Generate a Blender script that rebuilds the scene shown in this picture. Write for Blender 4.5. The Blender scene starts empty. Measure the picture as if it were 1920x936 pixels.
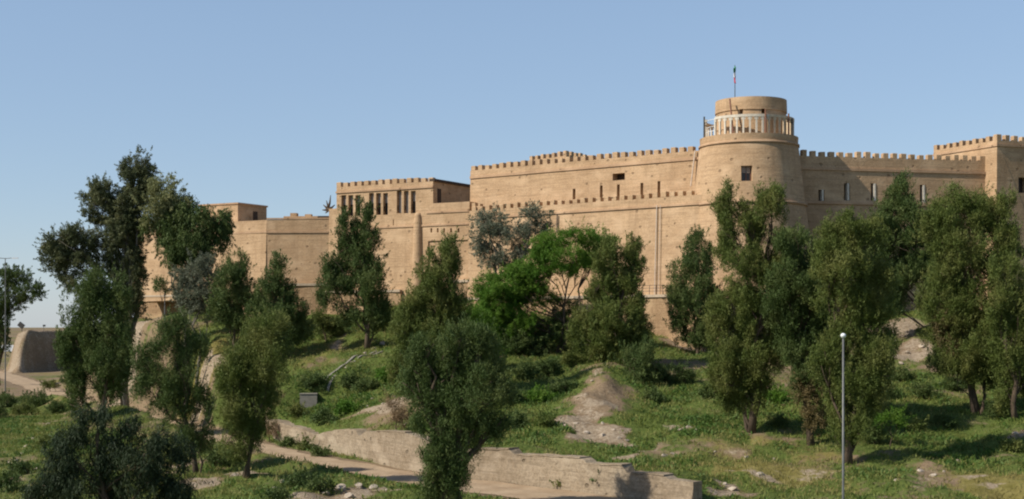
import bpy, bmesh, math, random
import numpy as np
from mathutils import Vector, Matrix
R = math.radians
random.seed(7); rng = np.random.default_rng(11)
S = bpy.context.scene
col = S.collection

# ------------------------------------------------------------------ camera geometry used for layout
F = 2637.0; HOR = 612.0; CZ = 10.0
def at(px, py, d):                                   # a point of the photograph at a given real distance
    return Vector(((px - 960) / F * d, d, CZ + (HOR - py) / F * d))
def X(px, d): return (px - 960) / F * d
def Z(py, d): return CZ + (HOR - py) / F * d

# ------------------------------------------------------------------ helpers
def tag(o, label=None, cat=None, group=None, kind=None):
    if label: o['label'] = label
    if cat: o['category'] = cat
    if group: o['group'] = group
    if kind: o['kind'] = kind
    return o
def empty(name, loc, label, cat, group=None):
    o = bpy.data.objects.new(name, None); col.objects.link(o)
    o.location = loc; o.empty_display_size = .5
    return tag(o, label, cat, group)
def link(name, me, mat=None, parent=None, loc=None):
    o = bpy.data.objects.new(name, me); col.objects.link(o)
    if mat is not None and not me.materials: me.materials.append(mat)
    if parent is not None:
        o.parent = parent
        root = Vector((0, 0, 0)); p = parent
        while p is not None: root += p.location; p = p.parent
        o.location = (Vector(loc) if loc is not None else Vector((0, 0, 0))) - root
    elif loc is not None: o.location = loc
    return o
def bm_obj(name, bm, mat, parent=None, loc=None, smooth=False):
    bmesh.ops.recalc_face_normals(bm, faces=bm.faces)
    me = bpy.data.meshes.new(name); bm.to_mesh(me); bm.free()
    if smooth:
        for p in me.polygons: p.use_smooth = True
    return link(name, me, mat, parent, loc)
def quads(name, V):                                  # V: (n,4,3) float array -> mesh of loose quads
    n = len(V); me = bpy.data.meshes.new(name)
    me.vertices.add(n * 4); me.vertices.foreach_set('co', V.reshape(-1).astype(np.float32))
    me.loops.add(n * 4); me.loops.foreach_set('vertex_index', np.arange(n * 4, dtype=np.int32))
    me.polygons.add(n); me.polygons.foreach_set('loop_start', np.arange(0, n * 4, 4, dtype=np.int32))
    me.update(calc_edges=True); return me
def prism(bm, bot, top):                             # two rings of equal length
    a = [bm.verts.new(p) for p in bot]; b = [bm.verts.new(p) for p in top]; n = len(a)
    for i in range(n): bm.faces.new((a[i], a[(i + 1) % n], b[(i + 1) % n], b[i]))
    bm.faces.new(a[::-1]); bm.faces.new(b)
def tube(bm, pts, rads, seg=7, cap=True):
    rings = []
    for i, p in enumerate(pts):
        p = Vector(p)
        t = (Vector(pts[min(i + 1, len(pts) - 1)]) - Vector(pts[max(i - 1, 0)])).normalized()
        u = t.cross(Vector((0.31, 0.95, 0.05))).normalized(); v = t.cross(u)
        rings.append([bm.verts.new(p + (u * math.cos(k * 2 * math.pi / seg) + v * math.sin(k * 2 * math.pi / seg)) * rads[i]) for k in range(seg)])
    for i in range(len(rings) - 1):
        for k in range(seg):
            bm.faces.new((rings[i][k], rings[i][(k + 1) % seg], rings[i + 1][(k + 1) % seg], rings[i + 1][k]))
    if cap: bm.faces.new(rings[0][::-1]); bm.faces.new(rings[-1])
def box(bm, c, sx, sy, sz, rot=0.0):                 # c: centre of the base
    ca, sa = math.cos(rot), math.sin(rot)
    def q(x, y, z): return (c[0] + x * ca - y * sa, c[1] + x * sa + y * ca, c[2] + z)
    r = [(-sx/2, -sy/2), (sx/2, -sy/2), (sx/2, sy/2), (-sx/2, sy/2)]
    prism(bm, [q(x, y, 0) for x, y in r], [q(x, y, sz) for x, y in r])
def lathe(bm, cx, cy, prof, seg=64):                 # prof: (r,z) outline, closed top and bottom
    rings = [[bm.verts.new((cx + r * math.cos(k * 2 * math.pi / seg), cy + r * math.sin(k * 2 * math.pi / seg), z)) for k in range(seg)] for r, z in prof]
    for i in range(len(rings) - 1):
        for k in range(seg): bm.faces.new((rings[i][k], rings[i][(k + 1) % seg], rings[i + 1][(k + 1) % seg], rings[i + 1][k]))
    bm.faces.new(rings[0][::-1]); bm.faces.new(rings[-1])

# ------------------------------------------------------------------ materials
class N:
    def __init__(s, name, rough=.9, spec=.2):
        s.m = bpy.data.materials.new(name); s.m.use_nodes = True
        s.t = s.m.node_tree; s.t.nodes.clear()
        s.out = s.t.nodes.new('ShaderNodeOutputMaterial'); s.b = s.t.nodes.new('ShaderNodeBsdfPrincipled')
        s.b.inputs['Roughness'].default_value = rough; s.b.inputs['Specular IOR Level'].default_value = spec
        s.t.links.new(s.b.outputs[0], s.out.inputs['Surface'])
    def n(s, kind, **kw):
        x = s.t.nodes.new('ShaderNode' + kind)
        for k, v in kw.items(): setattr(x, k, v)
        return x
    def l(s, a, b): s.t.links.new(a, b)
    def pos(s, sx=1, sy=1, sz=1):
        g = s.n('NewGeometry'); m = s.n('VectorMath', operation='MULTIPLY')
        s.l(g.outputs['Position'], m.inputs[0]); m.inputs[1].default_value = (sx, sy, sz); return m.outputs[0]
    def noise(s, scale, detail=4, rough=.6, vec=None):
        x = s.n('TexNoise'); x.inputs['Scale'].default_value = scale; x.inputs['Detail'].default_value = detail
        x.inputs['Roughness'].default_value = rough; s.l(vec if vec is not None else s.pos(), x.inputs['Vector']); return x.outputs['Fac']
    def ramp(s, fac, *stops):
        r = s.n('ValToRGB'); e = r.color_ramp.elements
        while len(e) < len(stops): e.new(.5)
        for i, (p, c) in enumerate(stops):
            e[i].position = p; e[i].color = (c, c, c, 1) if isinstance(c, (int, float)) else (*c, 1)
        s.l(fac, r.inputs[0]); return r.outputs[0]
    def mix(s, fac, a, b, mode='MIX'):
        x = s.n('Mix', data_type='RGBA', blend_type=mode)
        for v, i in ((fac, 0), (a, 6), (b, 7)):
            if isinstance(v, (int, float)): x.inputs[i].default_value = v
            elif isinstance(v, tuple): x.inputs[i].default_value = (*v, 1)
            else: s.l(v, x.inputs[i])
        return x.outputs[2]
    def math(s, op, a, b=None):
        x = s.n('Math', operation=op)
        for v, i in ((a, 0), (b, 1)):
            if v is None: continue
            if isinstance(v, (int, float)): x.inputs[i].default_value = v
            else: s.l(v, x.inputs[i])
        return x.outputs[0]
    def color(s, c):
        if isinstance(c, tuple): s.b.inputs['Base Color'].default_value = (*c, 1)
        else: s.l(c, s.b.inputs['Base Color'])
    def bump(s, h, dist=.05, strength=1.0):
        x = s.n('Bump'); x.inputs['Distance'].default_value = dist; x.inputs['Strength'].default_value = strength
        s.l(h, x.inputs['Height']); s.l(x.outputs[0], s.b.inputs['Normal'])

def brick_mat(name, base, dark, light, rough_patch=.35, bump=.06):
    m = N(name, .95, .1)
    big = m.noise(.16, 5, .65); mid = m.noise(.9, 5, .7); fine = m.noise(5.5, 3, .75)
    course = m.noise(1.0, 3, .8, m.pos(.22, .22, 5.5))
    c = m.mix(m.ramp(big, (.33, 0), (.68, 1)), dark, base)
    c = m.mix(m.math('MULTIPLY', m.ramp(mid, (.45, 0), (.75, 1)), .55), c, light)
    c = m.mix(m.math('MULTIPLY', m.ramp(fine, (.38, 1), (.56, 0)), rough_patch), c, tuple(v * .55 for v in dark))
    c = m.mix(m.math('MULTIPLY', m.ramp(course, (.36, 1), (.52, 0)), .42), c, tuple(v * .6 for v in dark))
    streak = m.noise(1.0, 4, .7, m.pos(.9, .9, .09)); patch = m.noise(.42, 2, .4, m.pos(1, 1, 1.6))
    c = m.mix(m.math('MULTIPLY', m.ramp(streak, (.50, 0), (.70, 1)), .48), c, tuple(v * .72 for v in dark))
    c = m.mix(m.math('MULTIPLY', m.ramp(patch, (.54, 0), (.70, 1)), .42), c, tuple(min(1, q * 1.08) for q in light))
    v = m.n('TexVoronoi', feature='F1'); v.inputs['Scale'].default_value = .8; v.inputs['Randomness'].default_value = .75
    m.l(m.pos(1, 1, 1.15), v.inputs['Vector'])
    hole = m.ramp(v.outputs['Distance'], (.11, 1), (.15, 0))
    c = m.mix(m.math('MULTIPLY', hole, .55), c, tuple(q * .35 for q in dark))
    m.color(c)
    h = m.math('ADD', m.math('MULTIPLY', fine, .55), m.math('MULTIPLY', course, .5))
    h = m.math('ADD', h, m.math('MULTIPLY', mid, .7))
    h = m.math('SUBTRACT', h, m.math('MULTIPLY', hole, .8))
    m.bump(h, bump); return m.m
M = {}
M['brick'] = brick_mat('castle_brick', (.535, .358, .208), (.405, .262, .148), (.60, .42, .26))
M['brick_trim'] = brick_mat('castle_brick_trim', (.50, .325, .195), (.39, .245, .145), (.56, .38, .24), .2, .03)
M['plinth'] = brick_mat('plinth_stone', (.43, .285, .160), (.31, .198, .110), (.52, .365, .215), .5, .12)
M['ledge'] = brick_mat('ledge_stone', (.50, .40, .29), (.42, .32, .22), (.55, .455, .34), .3, .03)
M['rubble'] = brick_mat('retaining_stone', (.335, .262, .178), (.245, .185, .122), (.42, .34, .245), .45, .10)

def plain(name, c, rough=.7, spec=.3, metal=0, var=.25):
    m = N(name, rough, spec); m.b.inputs['Metallic'].default_value = metal
    f = m.noise(3.0, 4, .7)
    m.color(m.mix(m.ramp(f, (.3, 0), (.7, 1)), tuple(v * (1 - var) for v in c), tuple(min(1, v * (1 + var * .5)) for v in c)))
    return m.m
M['dark_glass'] = plain('dark_glass', (.035, .028, .024), .25, .5)
M['shade_glass'] = plain('window_blind', (.34, .28, .23), .6, .3)
M['dark_wood'] = plain('dark_wood', (.06, .038, .024), .8)
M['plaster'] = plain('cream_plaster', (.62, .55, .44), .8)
M['cream'] = plain('beige_plaster', (.62, .48, .32), .8)
M['iron'] = plain('dark_iron', (.06, .055, .05), .6)
M['brown_post'] = plain('brown_post', (.22, .10, .06), .7)
M['pipe'] = plain('pale_pipe', (.56, .46, .36), .6)
M['galv'] = plain('galvanised_steel', (.14, .14, .13), .5, .4, .2)
M['white'] = plain('white_paint', (.8, .8, .78), .5)
M['lamp_glass'] = plain('lamp_cover', (.75, .75, .74), .3, .5)
M['concrete'] = plain('old_concrete', (.25, .225, .18), .9)
M['green_cloth'] = plain('green_cloth', (.05, .22, .09), .9)
M['white_cloth'] = plain('white_cloth', (.8, .78, .78), .9)
M['red_cloth'] = plain('red_cloth', (.5, .03, .04), .9)

def leaf_mat(name, c0, c1, c2, trans=.25):
    m = N(name, .65, .25); g = m.n('NewGeometry')
    f = m.noise(.55, 3, .6)
    c = m.mix(m.ramp(g.outputs['Random Per Island'], (0, .2), (1, .8)), c0, c1)
    c = m.mix(m.ramp(f, (.46, 0), (.66, 1)), c, c2)
    m.color(c)
    tr = m.n('BsdfTranslucent'); m.l(c, tr.inputs['Color'])
    ms = m.n('MixShader'); ms.inputs[0].default_value = trans
    m.l(m.b.outputs[0], ms.inputs[1]); m.l(tr.outputs[0], ms.inputs[2]); m.l(ms.outputs[0], m.out.inputs['Surface'])
    return m.m
def bark_mat(name, c):
    m = N(name, .95, .1); f = m.noise(4, 5, .7, m.pos(1, 1, .25))
    m.color(m.mix(m.ramp(f, (.35, 0), (.65, 1)), tuple(v * .5 for v in c), c)); m.bump(f, .05); return m.m
M['leaf_olive'] = leaf_mat('feathery_olive_foliage', (.066, .098, .018), (.138, .168, .036), (.168, .178, .046))
M['leaf_dark'] = leaf_mat('dark_green_foliage', (.046, .079, .018), (.094, .134, .034), (.122, .152, .042))
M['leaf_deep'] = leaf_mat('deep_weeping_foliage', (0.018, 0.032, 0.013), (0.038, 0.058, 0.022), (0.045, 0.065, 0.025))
M['leaf_gray'] = leaf_mat('grey_green_foliage', (0.086, 0.104, 0.063), (0.158, 0.171, 0.108), (0.180, 0.189, 0.126))
M['leaf_euc'] = leaf_mat('eucalyptus_foliage', (0.054, 0.074, 0.031), (0.113, 0.126, 0.054), (0.180, 0.180, 0.077))
M['leaf_yellow'] = leaf_mat('yellowish_eucalyptus_foliage', (.15, .165, .065), (.26, .265, .115), (.31, .30, .13))
M['leaf_bright'] = leaf_mat('bright_green_foliage', (0.054, 0.135, 0.011), (0.108, 0.207, 0.020), (0.135, 0.221, 0.027), .35)
M['leaf_brown'] = leaf_mat('dry_brown_twigs', (0.135, 0.081, 0.041), (0.234, 0.153, 0.081), (0.270, 0.189, 0.099))
M['leaf_lowdry'] = leaf_mat('browning_foliage', (0.090, 0.077, 0.027), (0.171, 0.135, 0.050), (0.198, 0.144, 0.063))
M['bark'] = bark_mat('brown_bark', (.13, .095, .065))
M['bark_gray'] = bark_mat('grey_bark', (.24, .21, .17))

# ------------------------------------------------------------------ terrain
CP = [  # (px, py, distance) of ground seen in the photograph
 (1300,941,79.5),(1500,936,82),(1580,936,81),(1700,936,82),(1900,936,82),
 (1410,810,100),(1580,860,92),(1515,822,98),(1830,772,106),(1905,790,103),
 (1660,690,124),(1690,612,137),(1300,655,137),(1225,632,138.5),(1500,640,132),(1850,640,130),
 (1130,690,122),(1100,790,104),(1000,770,108),(1030,700,121),(1240,855,94),(1240,720,117),(1350,880,89),(1180,760,109),
 (1060,840,95),(960,830,98),(900,640,136),(820,760,110),
 (620,690,132),(640,640,146),(730,650,142),(700,785,106),(590,757,117),(560,740,121),(540,775,119),
 (400,645,150),(470,660,145),(330,640,158),(250,625,168),(260,680,155),(350,700,145),
 (30,790,148),(0,700,298),(120,745,197),(60,720,244),(-200,760,178),(-100,700,290),
 (30,870,102),(20,936,81),(120,800,140),(-80,850,110),
 (160,790,146),(190,770,160),(372,890,94),(460,912,88),(560,925,84),(700,936,80),(640,905,87),(850,948,78.5),(1000,945,79),
 (300,600,187),(180,600,190),(420,585,176),(560,600,166),(700,585,160),(830,590,154),(950,600,147),(1080,600,143),
 (1800,600,138),(2050,600,140),(2050,780,104),(2050,936,82),(2300,800,104),(2300,600,140),
]
cp = np.array([[X(a, d), d, Z(b, d)] for a, b, d in CP] +
  [[x, y, 0.0] for x in (-90, -45, 0, 45, 90) for y in (8, 40, 62)] +
  [[x, y, 12.5] for x in (-42, -15, 15, 45, 80) for y in (190, 215)] +
  [[-110, 190, 0], [-100, 240, 0], [-130, 300, 0], [-80, 300, 2.0]])
def solve_rbf(P, v, smooth=.25):
    D = np.linalg.norm(P[:, None] - P[None], axis=2)
    n = len(P); A = np.zeros((n + 3, n + 3)); A[:n, :n] = -D + np.eye(n) * smooth * -1.0
    A[:n, n] = 1; A[:n, n+1:] = P; A[n, :n] = 1; A[n+1:, :n] = P.T
    return np.linalg.solve(A, np.concatenate([v, [0, 0, 0]]))
W = solve_rbf(cp[:, :2], cp[:, 2])
def sm(a, b, t):
    t = np.clip((t - a) / (b - a), 0, 1); return t * t * (3 - 2 * t)
def noise2(x, y, f, seed):                             # cheap value noise
    r = np.random.default_rng(seed).random((64, 64)); x = x * f + 100; y = y * f + 100
    i = np.floor(x).astype(int); j = np.floor(y).astype(int); u = x - i; v = y - j
    u = u * u * (3 - 2 * u); v = v * v * (3 - 2 * v); g = lambda a, b: r[a % 64, b % 64]
    return (g(i, j) * (1-u) * (1-v) + g(i+1, j) * u * (1-v) + g(i, j+1) * (1-u) * v + g(i+1, j+1) * u * v) * 2 - 1
def fbm(x, y, f, seed): return noise2(x, y, f, seed) + .5 * noise2(x, y, f * 2.1, seed + 1) + .25 * noise2(x, y, f * 4.3, seed + 2)
def poly_sd(P, x, y):                                  # distance to polyline, side (>0 behind), arclength
    best = np.full(x.shape, 1e9); side = np.zeros(x.shape); al = np.zeros(x.shape); acc = 0.0
    for (ax, ay), (bx, by) in zip(P[:-1], P[1:]):
        dx, dy = bx - ax, by - ay; L = math.hypot(dx, dy)
        t = np.clip(((x - ax) * dx + (y - ay) * dy) / L ** 2, 0, 1)
        d = np.hypot(x - ax - t * dx, y - ay - t * dy); m = d < best
        best = np.where(m, d, best); side = np.where(m, ((x - ax) * dy - (y - ay) * dx) / L, side); al = np.where(m, acc + t * L, al); acc += L
    return best, side, al
# retaining wall foot and dirt road, on the ground
RW = [(X(a, d), d) for a, d in ((1308, 79.3), (1150, 83.3), (1000, 88.8), (880, 92.8), (770, 98.5), (650, 110.5), (575, 117.5), (505, 124.5))]
ROAD = [(X(a, d), d) for a, d in ((1400, 72), (1230, 76.5), (1100, 80.5), (1000, 84), (900, 87.5), (800, 91.5), (700, 96.5), (600, 103), (480, 113.5), (380, 129), (270, 151), (180, 173), (110, 203), (50, 249), (0, 296), (-60, 345))]
ROADZ = [0] * len(ROAD)
_acc = [0.0]
for a, b in zip(ROAD[:-1], ROAD[1:]): _acc.append(_acc[-1] + math.hypot(b[0]-a[0], b[1]-a[1]))
WT = .45                                                # half thickness of the retaining wall
def T(x, y, detail=True):
    x = np.asarray(x, float); y = np.asarray(y, float); sh = x.shape; x = x.ravel(); y = y.ravel()
    z = W[-3] + W[-2] * x + W[-1] * y
    for i, (px, py, _) in enumerate(cp): z = z - W[i] * np.hypot(x - px, y - py)
    inside = sm(150, 95, np.abs(x)) * sm(340, 260, y) * sm(-40, 10, y)
    z = np.clip(z, -1, 14) * inside
    if detail: z = z + inside * (.42 * fbm(x, y, .16, 3) + .22 * fbm(x, y, .55, 9) + .05 * noise2(x, y, 1.6, 13))
    # mound of bare earth beside the front tree, and the ridge on the slope
    for px, py, d, r, h in ((725, 772, 107, 2.6, 1.3), (640, 915, 85, 2.0, .7), (270, 655, 162, 6, 2.2)):
        z = z + h * np.exp(-((x - X(px, d)) ** 2 + (y - d) ** 2) / r ** 2)
    rb, _, ral = poly_sd([(X(-60, 84), 84), (X(40, 94), 94), (X(75, 106), 106), (X(105, 122), 122)], x, y)
    z = z + 1.1 * np.exp(-(rb / 3.2) ** 2) * (1 + .3 * noise2(x, y, .5, 27))
    rb, _, ral = poly_sd([(X(1085, 100), 100), (X(1115, 108), 108), (X(1135, 115), 115), (X(1145, 122), 122)], x, y)
    z = z + np.interp(ral, [0, 8, 15, 23], [.4, .9, 1.15, .7]) * np.exp(-(rb / 2.9) ** 2) * (1 + .25 * noise2(x, y, .8, 17))
    z = np.where(x + .315 * y < 5, z * sm(-6, 5, x + .315 * y), z)
    wx_ = x + 1.0 * noise2(x, y, .2, 5); yf = np.interp(wx_, [-110, -105.2, -101.0, -99.0, -97, -80], [300, 301, 322, 313, 318, 320])
    sc = (9.1 + .4 * noise2(x, y, .25, 6)) * sm(-115, -107, wx_) * sm(-3.0, 7.0, y - yf + 1.6 * noise2(x, y, .4, 8)) * sm(-30, -60, x) * sm(370, 345, y)
    z = np.where(x < -30, np.maximum(z, sc), z)
    bd, side, al = poly_sd(RW, x, y)
    low = np.minimum(z, .05)
    ef = sm(.0, 3.5, al) * sm(.0, 3.5, _rwlen - al); near = sm(7, 3.0, bd) * ef
    hi = np.maximum(z, 1.45)
    z = np.where((side > 0) & (al > .01) & (al < _rwlen - .01), z * (1 - ef) + ef * np.minimum(z, 1.5 + .40 * bd), z); hi = np.minimum(hi, 1.5 + .40 * bd)
    k = sm(-.18, .18, side)
    inw = (al > .01) & (al < _rwlen - .01)
    z = np.where(inw, z * (1 - near) + near * (low * (1 - k) + hi * k), z)
    rd, rs, ra = poly_sd(ROAD, x, y)
    rz = np.interp(ra, _acc, ROADZ); fl = sm(5.2, 2.9, rd)
    # the road stays in front of the wall
    fl = np.where(inw & (side > -.18) & (bd < 8), 0, fl)
    z = z * (1 - fl) + rz * fl
    return z.reshape(sh)
_rwlen = sum(math.hypot(b[0]-a[0], b[1]-a[1]) for a, b in zip(RW[:-1], RW[1:]))
def tz(x, y): return float(T(np.array([x]), np.array([y]))[0])
def ground(px, py, d0=62, d1=215):                      # where the sight line first meets the ground
    d = np.arange(d0, d1, .15); zz = T(X(px, d), d); zr = Z(py, d)
    h = np.nonzero(zz >= zr)[0]; dd = d[h[0]] if len(h) else d1
    return Vector((X(px, dd), dd, tz(X(px, dd), dd)))

PATCH = [  # (px, py, radius m, kind): b bare pale earth, d dry grass, g lush green, s brown soil
 (715,768,2.2,'b'),(735,780,2.0,'s'),(1125,720,2.0,'s'),(1115,755,2.4,'s'),(1105,790,2.4,'s'),(1120,815,1.6,'s'),(1075,797,.8,'b'),(1100,808,.9,'b'),(1130,815,.9,'b'),(1165,822,.8,'b'),(1128,785,.8,'b'),(1125,700,1.2,'b'),(1115,765,.8,'b'),(1140,800,.7,'b'),(1360,840,1.8,'s'),(1410,815,1.8,'s'),
 (1285,800,1.0,'b'),(1250,855,.9,'b'),(1385,858,.9,'b'),(1370,915,1.0,'b'),(1420,890,1.0,'b'),(1735,888,1.3,'b'),(1680,900,.7,'b'),(1905,815,.8,'b'),
 (1690,625,2.6,'b'),(1720,655,1.8,'b'),(1690,670,1.8,'b'),(1300,648,2.4,'b'),(1560,855,1.6,'s'),(1330,650,1.5,'b'),
 (1450,880,1.6,'s'),(1500,880,1.2,'b'),(1640,915,1.0,'s'),(1790,905,1.4,'s'),(1830,890,.8,'b'),(1560,895,1.2,'b'),(1200,860,.8,'b'),(1480,830,1.6,'s'),(1700,760,1.2,'d'),(1760,690,2.0,'s'),(1610,640,2.0,'s'),(1230,690,2.0,'s'),(1270,740,1.2,'d'),(960,730,1.6,'d'),(1010,790,1.5,'d'),(1480,905,3.5,'d'),(1350,870,3.0,'d'),(1880,895,3.0,'d'),(1560,920,2.5,'d'),(1850,925,2.5,'d'),
 (610,655,4.0,'d'),(590,680,3.0,'d'),(410,640,4.0,'d'),(640,640,1.5,'b'),(430,655,3,'d'),
 (250,640,3.5,'b'),(240,690,5.0,'s'),(290,670,3.5,'s'),(600,838,2.2,'g'),(560,826,2,'g'),(680,860,1.5,'g'),(110,670,5,'s'),(60,650,9,'s'),(395,690,2,'b'),(380,740,3,'s'),
 (35,865,1.6,'b'),(60,820,1.2,'b'),(85,795,1.2,'b'),(25,900,1.2,'b'),(30,790,4.5,'g'),(140,830,4,'g'),(20,750,3,'g'),
 (640,920,1.6,'b'),(700,915,1.4,'b'),(600,930,1.2,'b'),(440,890,1.8,'b'),(330,880,1.5,'b'),(380,905,1.2,'b'),
 (620,780,3.5,'g'),(760,700,4.5,'g'),(680,740,3,'g'),(560,780,2.2,'g'),(1000,740,5,'g'),(1050,700,4,'g'),(960,800,4,'g'),(1230,800,3.0,'g'),(1180,830,2.5,'g'),
 (1450,760,5,'g'),(1650,740,5,'g'),(1760,740,4,'g'),(1720,620,2.0,'g'),(1850,860,3.5,'g'),(1650,890,3,'g'),(1300,770,4,'g'),(1000,690,4,'g'),(700,690,3,'g'),(1280,880,1.6,'g'),
]
PW = [(-106, 309, 15, 's'), (-100, 318, 15, 's'), (-108.5, 304, 2.5, 'b')]
for a, b, r, k in PATCH:
    g = ground(a, b); PW.append((g.x, g.y, r, k))
def cover(x, y):
    x0, y0 = x, y; x = x0 + 1.5 * fbm(x0, y0, .42, 91) + .5 * noise2(x0, y0, 1.9, 95); y = y0 + 1.8 * fbm(x0, y0, .38, 93) + .6 * noise2(x0, y0, 1.7, 97)
    n = fbm(x, y, .35, 21); n2 = fbm(x, y, .12, 31)
    gr = .72 + .26 * n2 + .24 * n; dr = .33 + .32 * fbm(x, y, .2, 41); ba = .02 + .0 * n
    for px, py, r, k in PW:
        # patches lie along the slope: a little deeper than wide
        w = np.exp(-(((x - px) / r) ** 2 + ((y - py) / (r * 1.25)) ** 2) ** 1.3) * 1.0
        w = np.clip(w * (.85 + .7 * n), 0, 1)
        if k == 'g': gr = gr + w * .6; dr = dr - w * .2
        elif k == 'd': dr = dr + w * .8; gr = gr - w * .4
        elif k == 'b': gr = gr - w * .9; ba = ba + w * .78; dr = dr - .3 * w
        else: gr = gr - w * .62; dr = dr - .05 * w; ba = ba + .22 * w
    far = sm(60, 100, np.abs(x)) + sm(170, 200, y)
    gr = gr * (1 - .5 * np.clip(far, 0, 1))
    rd, rs, ra = poly_sd(ROAD, np.ravel(x0), np.ravel(y0)); rd = rd.reshape(np.shape(x))
    onroad = sm(3.6, 2.6, rd)
    gr = gr * (1 - onroad); dr = dr * (1 - onroad)
    return np.clip(gr, 0, 1), np.clip(dr, 0, 1), np.clip(ba, 0, 1)

def axis(fine0, fine1, step, far):
    a = np.arange(fine0, fine1 + .01, step); out = []; v = fine1; s = step
    while v < far: s *= 1.35; v += s; out.append(v)
    lo = []; v = fine0; s = step
    while v > -far: s *= 1.35; v -= s; lo.append(v)
    return np.concatenate([lo[::-1], a, out])
gx = axis(-118, 72, .48, 9000); gy = axis(66, 325, .48, 9000)
GX, GY = np.meshgrid(gx, gy); GZ = T(GX, GY)
nx, ny = len(gx), len(gy)
me = bpy.data.meshes.new('ground')
me.vertices.add(nx * ny); me.vertices.foreach_set('co', np.stack([GX, GY, GZ], -1).reshape(-1).astype(np.float32))
ii = (np.arange(ny - 1)[:, None] * nx + np.arange(nx - 1)[None]).ravel()
fq = np.stack([ii, ii + 1, ii + nx + 1, ii + nx], -1).astype(np.int32)
me.loops.add(fq.size); me.loops.foreach_set('vertex_index', fq.ravel())
me.polygons.add(len(fq)); me.polygons.foreach_set('loop_start', np.arange(0, fq.size, 4, dtype=np.int32))
me.update(calc_edges=True); me.polygons.foreach_set('use_smooth', np.ones(len(fq), dtype=bool))
a_, b_, c_ = cover(GX, GY)
at_ = me.color_attributes.new('cover', 'FLOAT_COLOR', 'POINT')
at_.data.foreach_set('color', np.stack([a_, b_, c_, np.ones_like(a_)], -1).reshape(-1).astype(np.float32))
def ground_mat():
    m = N('hillside_soil', .95, .1)
    at = m.n('Attribute', attribute_name='cover'); sp = m.n('SeparateColor'); m.l(at.outputs['Color'], sp.inputs[0])
    f1 = m.noise(.9, 5, .7); f2 = m.noise(4.0, 4, .75); f3 = m.noise(.25, 4, .6)
    soil = m.mix(m.ramp(f2, (.3, 0), (.7, 1)), (.16, .11, .065), (.27, .195, .12))
    pale = m.mix(m.ramp(f2, (.35, 0), (.65, 1)), (.20, .145, .09), (.39, .31, .22))
    green = m.mix(m.ramp(f2, (.3, 0), (.7, 1)), (.056, .085, .018), (.125, .150, .036))
    dry = m.mix(m.ramp(f1, (.35, 0), (.65, 1)), (.14, .12, .030), (.23, .19, .065))
    def mask(v, k=1.1):
        s = m.math('ADD', v, m.math('MULTIPLY', m.math('SUBTRACT', f1, .5), k))
        s = m.math('ADD', s, m.math('MULTIPLY', m.math('SUBTRACT', f2, .5), .8))
        return m.ramp(s, (.34, 0), (.60, 1))
    c = m.mix(mask(sp.outputs[1]), soil, dry)
    c = m.mix(mask(sp.outputs[0]), c, green)
    c = m.mix(mask(sp.outputs[2], .8), c, pale)
    m.color(c); m.bump(m.math('ADD', f2, m.math('MULTIPLY', f1, 1.5)), .12); return m.m
tag(link('ground', me, ground_mat()), kind='structure')

# dirt road: a ribbon laid on the flattened ground
def road():
    pts = []
    for i in range(len(ROAD) - 1):
        L = _acc[i+1] - _acc[i]; n = max(2, int(L / .8))
        for k in range(n): pts.append((ROAD[i][0] + (ROAD[i+1][0] - ROAD[i][0]) * k / n, ROAD[i][1] + (ROAD[i+1][1] - ROAD[i][1]) * k / n))
    P = np.array(pts)
    for _ in range(12): P[1:-1] = (P[:-2] + 2 * P[1:-1] + P[2:]) / 4
    t = np.gradient(P, axis=0); t /= np.linalg.norm(t, axis=1)[:, None]; nrm = np.stack([-t[:, 1], t[:, 0]], -1)
    s = np.arange(len(P)) * .8
    wl = 2.25 + .35 * noise2(s, s * 0, .3, 51) + .2 * noise2(s, s * 0, .9, 52); wr = 2.25 + .4 * noise2(s, s * 0, .27, 53) + .2 * noise2(s, s * 0, 1.1, 54)
    U = np.linspace(-1, 1, 11); V = []
    for u in U: V.append(P + nrm * (np.where(u < 0, wl, wr) * u)[:, None])
    V = np.stack(V, 1); zz = T(V[..., 0], V[..., 1]) + .035 + .03 * (1 - U[None] ** 2) - .05 * np.exp(-((np.abs(U[None]) - .45) / .14) ** 2)
    bm = bmesh.new(); vs = [[bm.verts.new((V[i, j, 0], V[i, j, 1], zz[i, j])) for j in range(11)] for i in range(len(P))]
    for i in range(len(P) - 1):
        for j in range(10): bm.faces.new((vs[i][j], vs[i][j+1], vs[i+1][j+1], vs[i+1][j]))
    m = N('dirt_track', .95, .1); f1 = m.noise(.5, 5, .7); f2 = m.noise(3.5, 4, .7)
    c = m.mix(m.ramp(f1, (.3, 0), (.7, 1)), (.29, .20, .12), (.44, .325, .21)); c = m.mix(m.math('MULTIPLY', m.ramp(f2, (.5, 0), (.7, 1)), .5), c, (.26, .19, .12))
    m.color(c); m.bump(f2, .05)
    tag(bm_obj('dirt_road', bm, m.m, smooth=True), kind='structure')
road()

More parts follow.
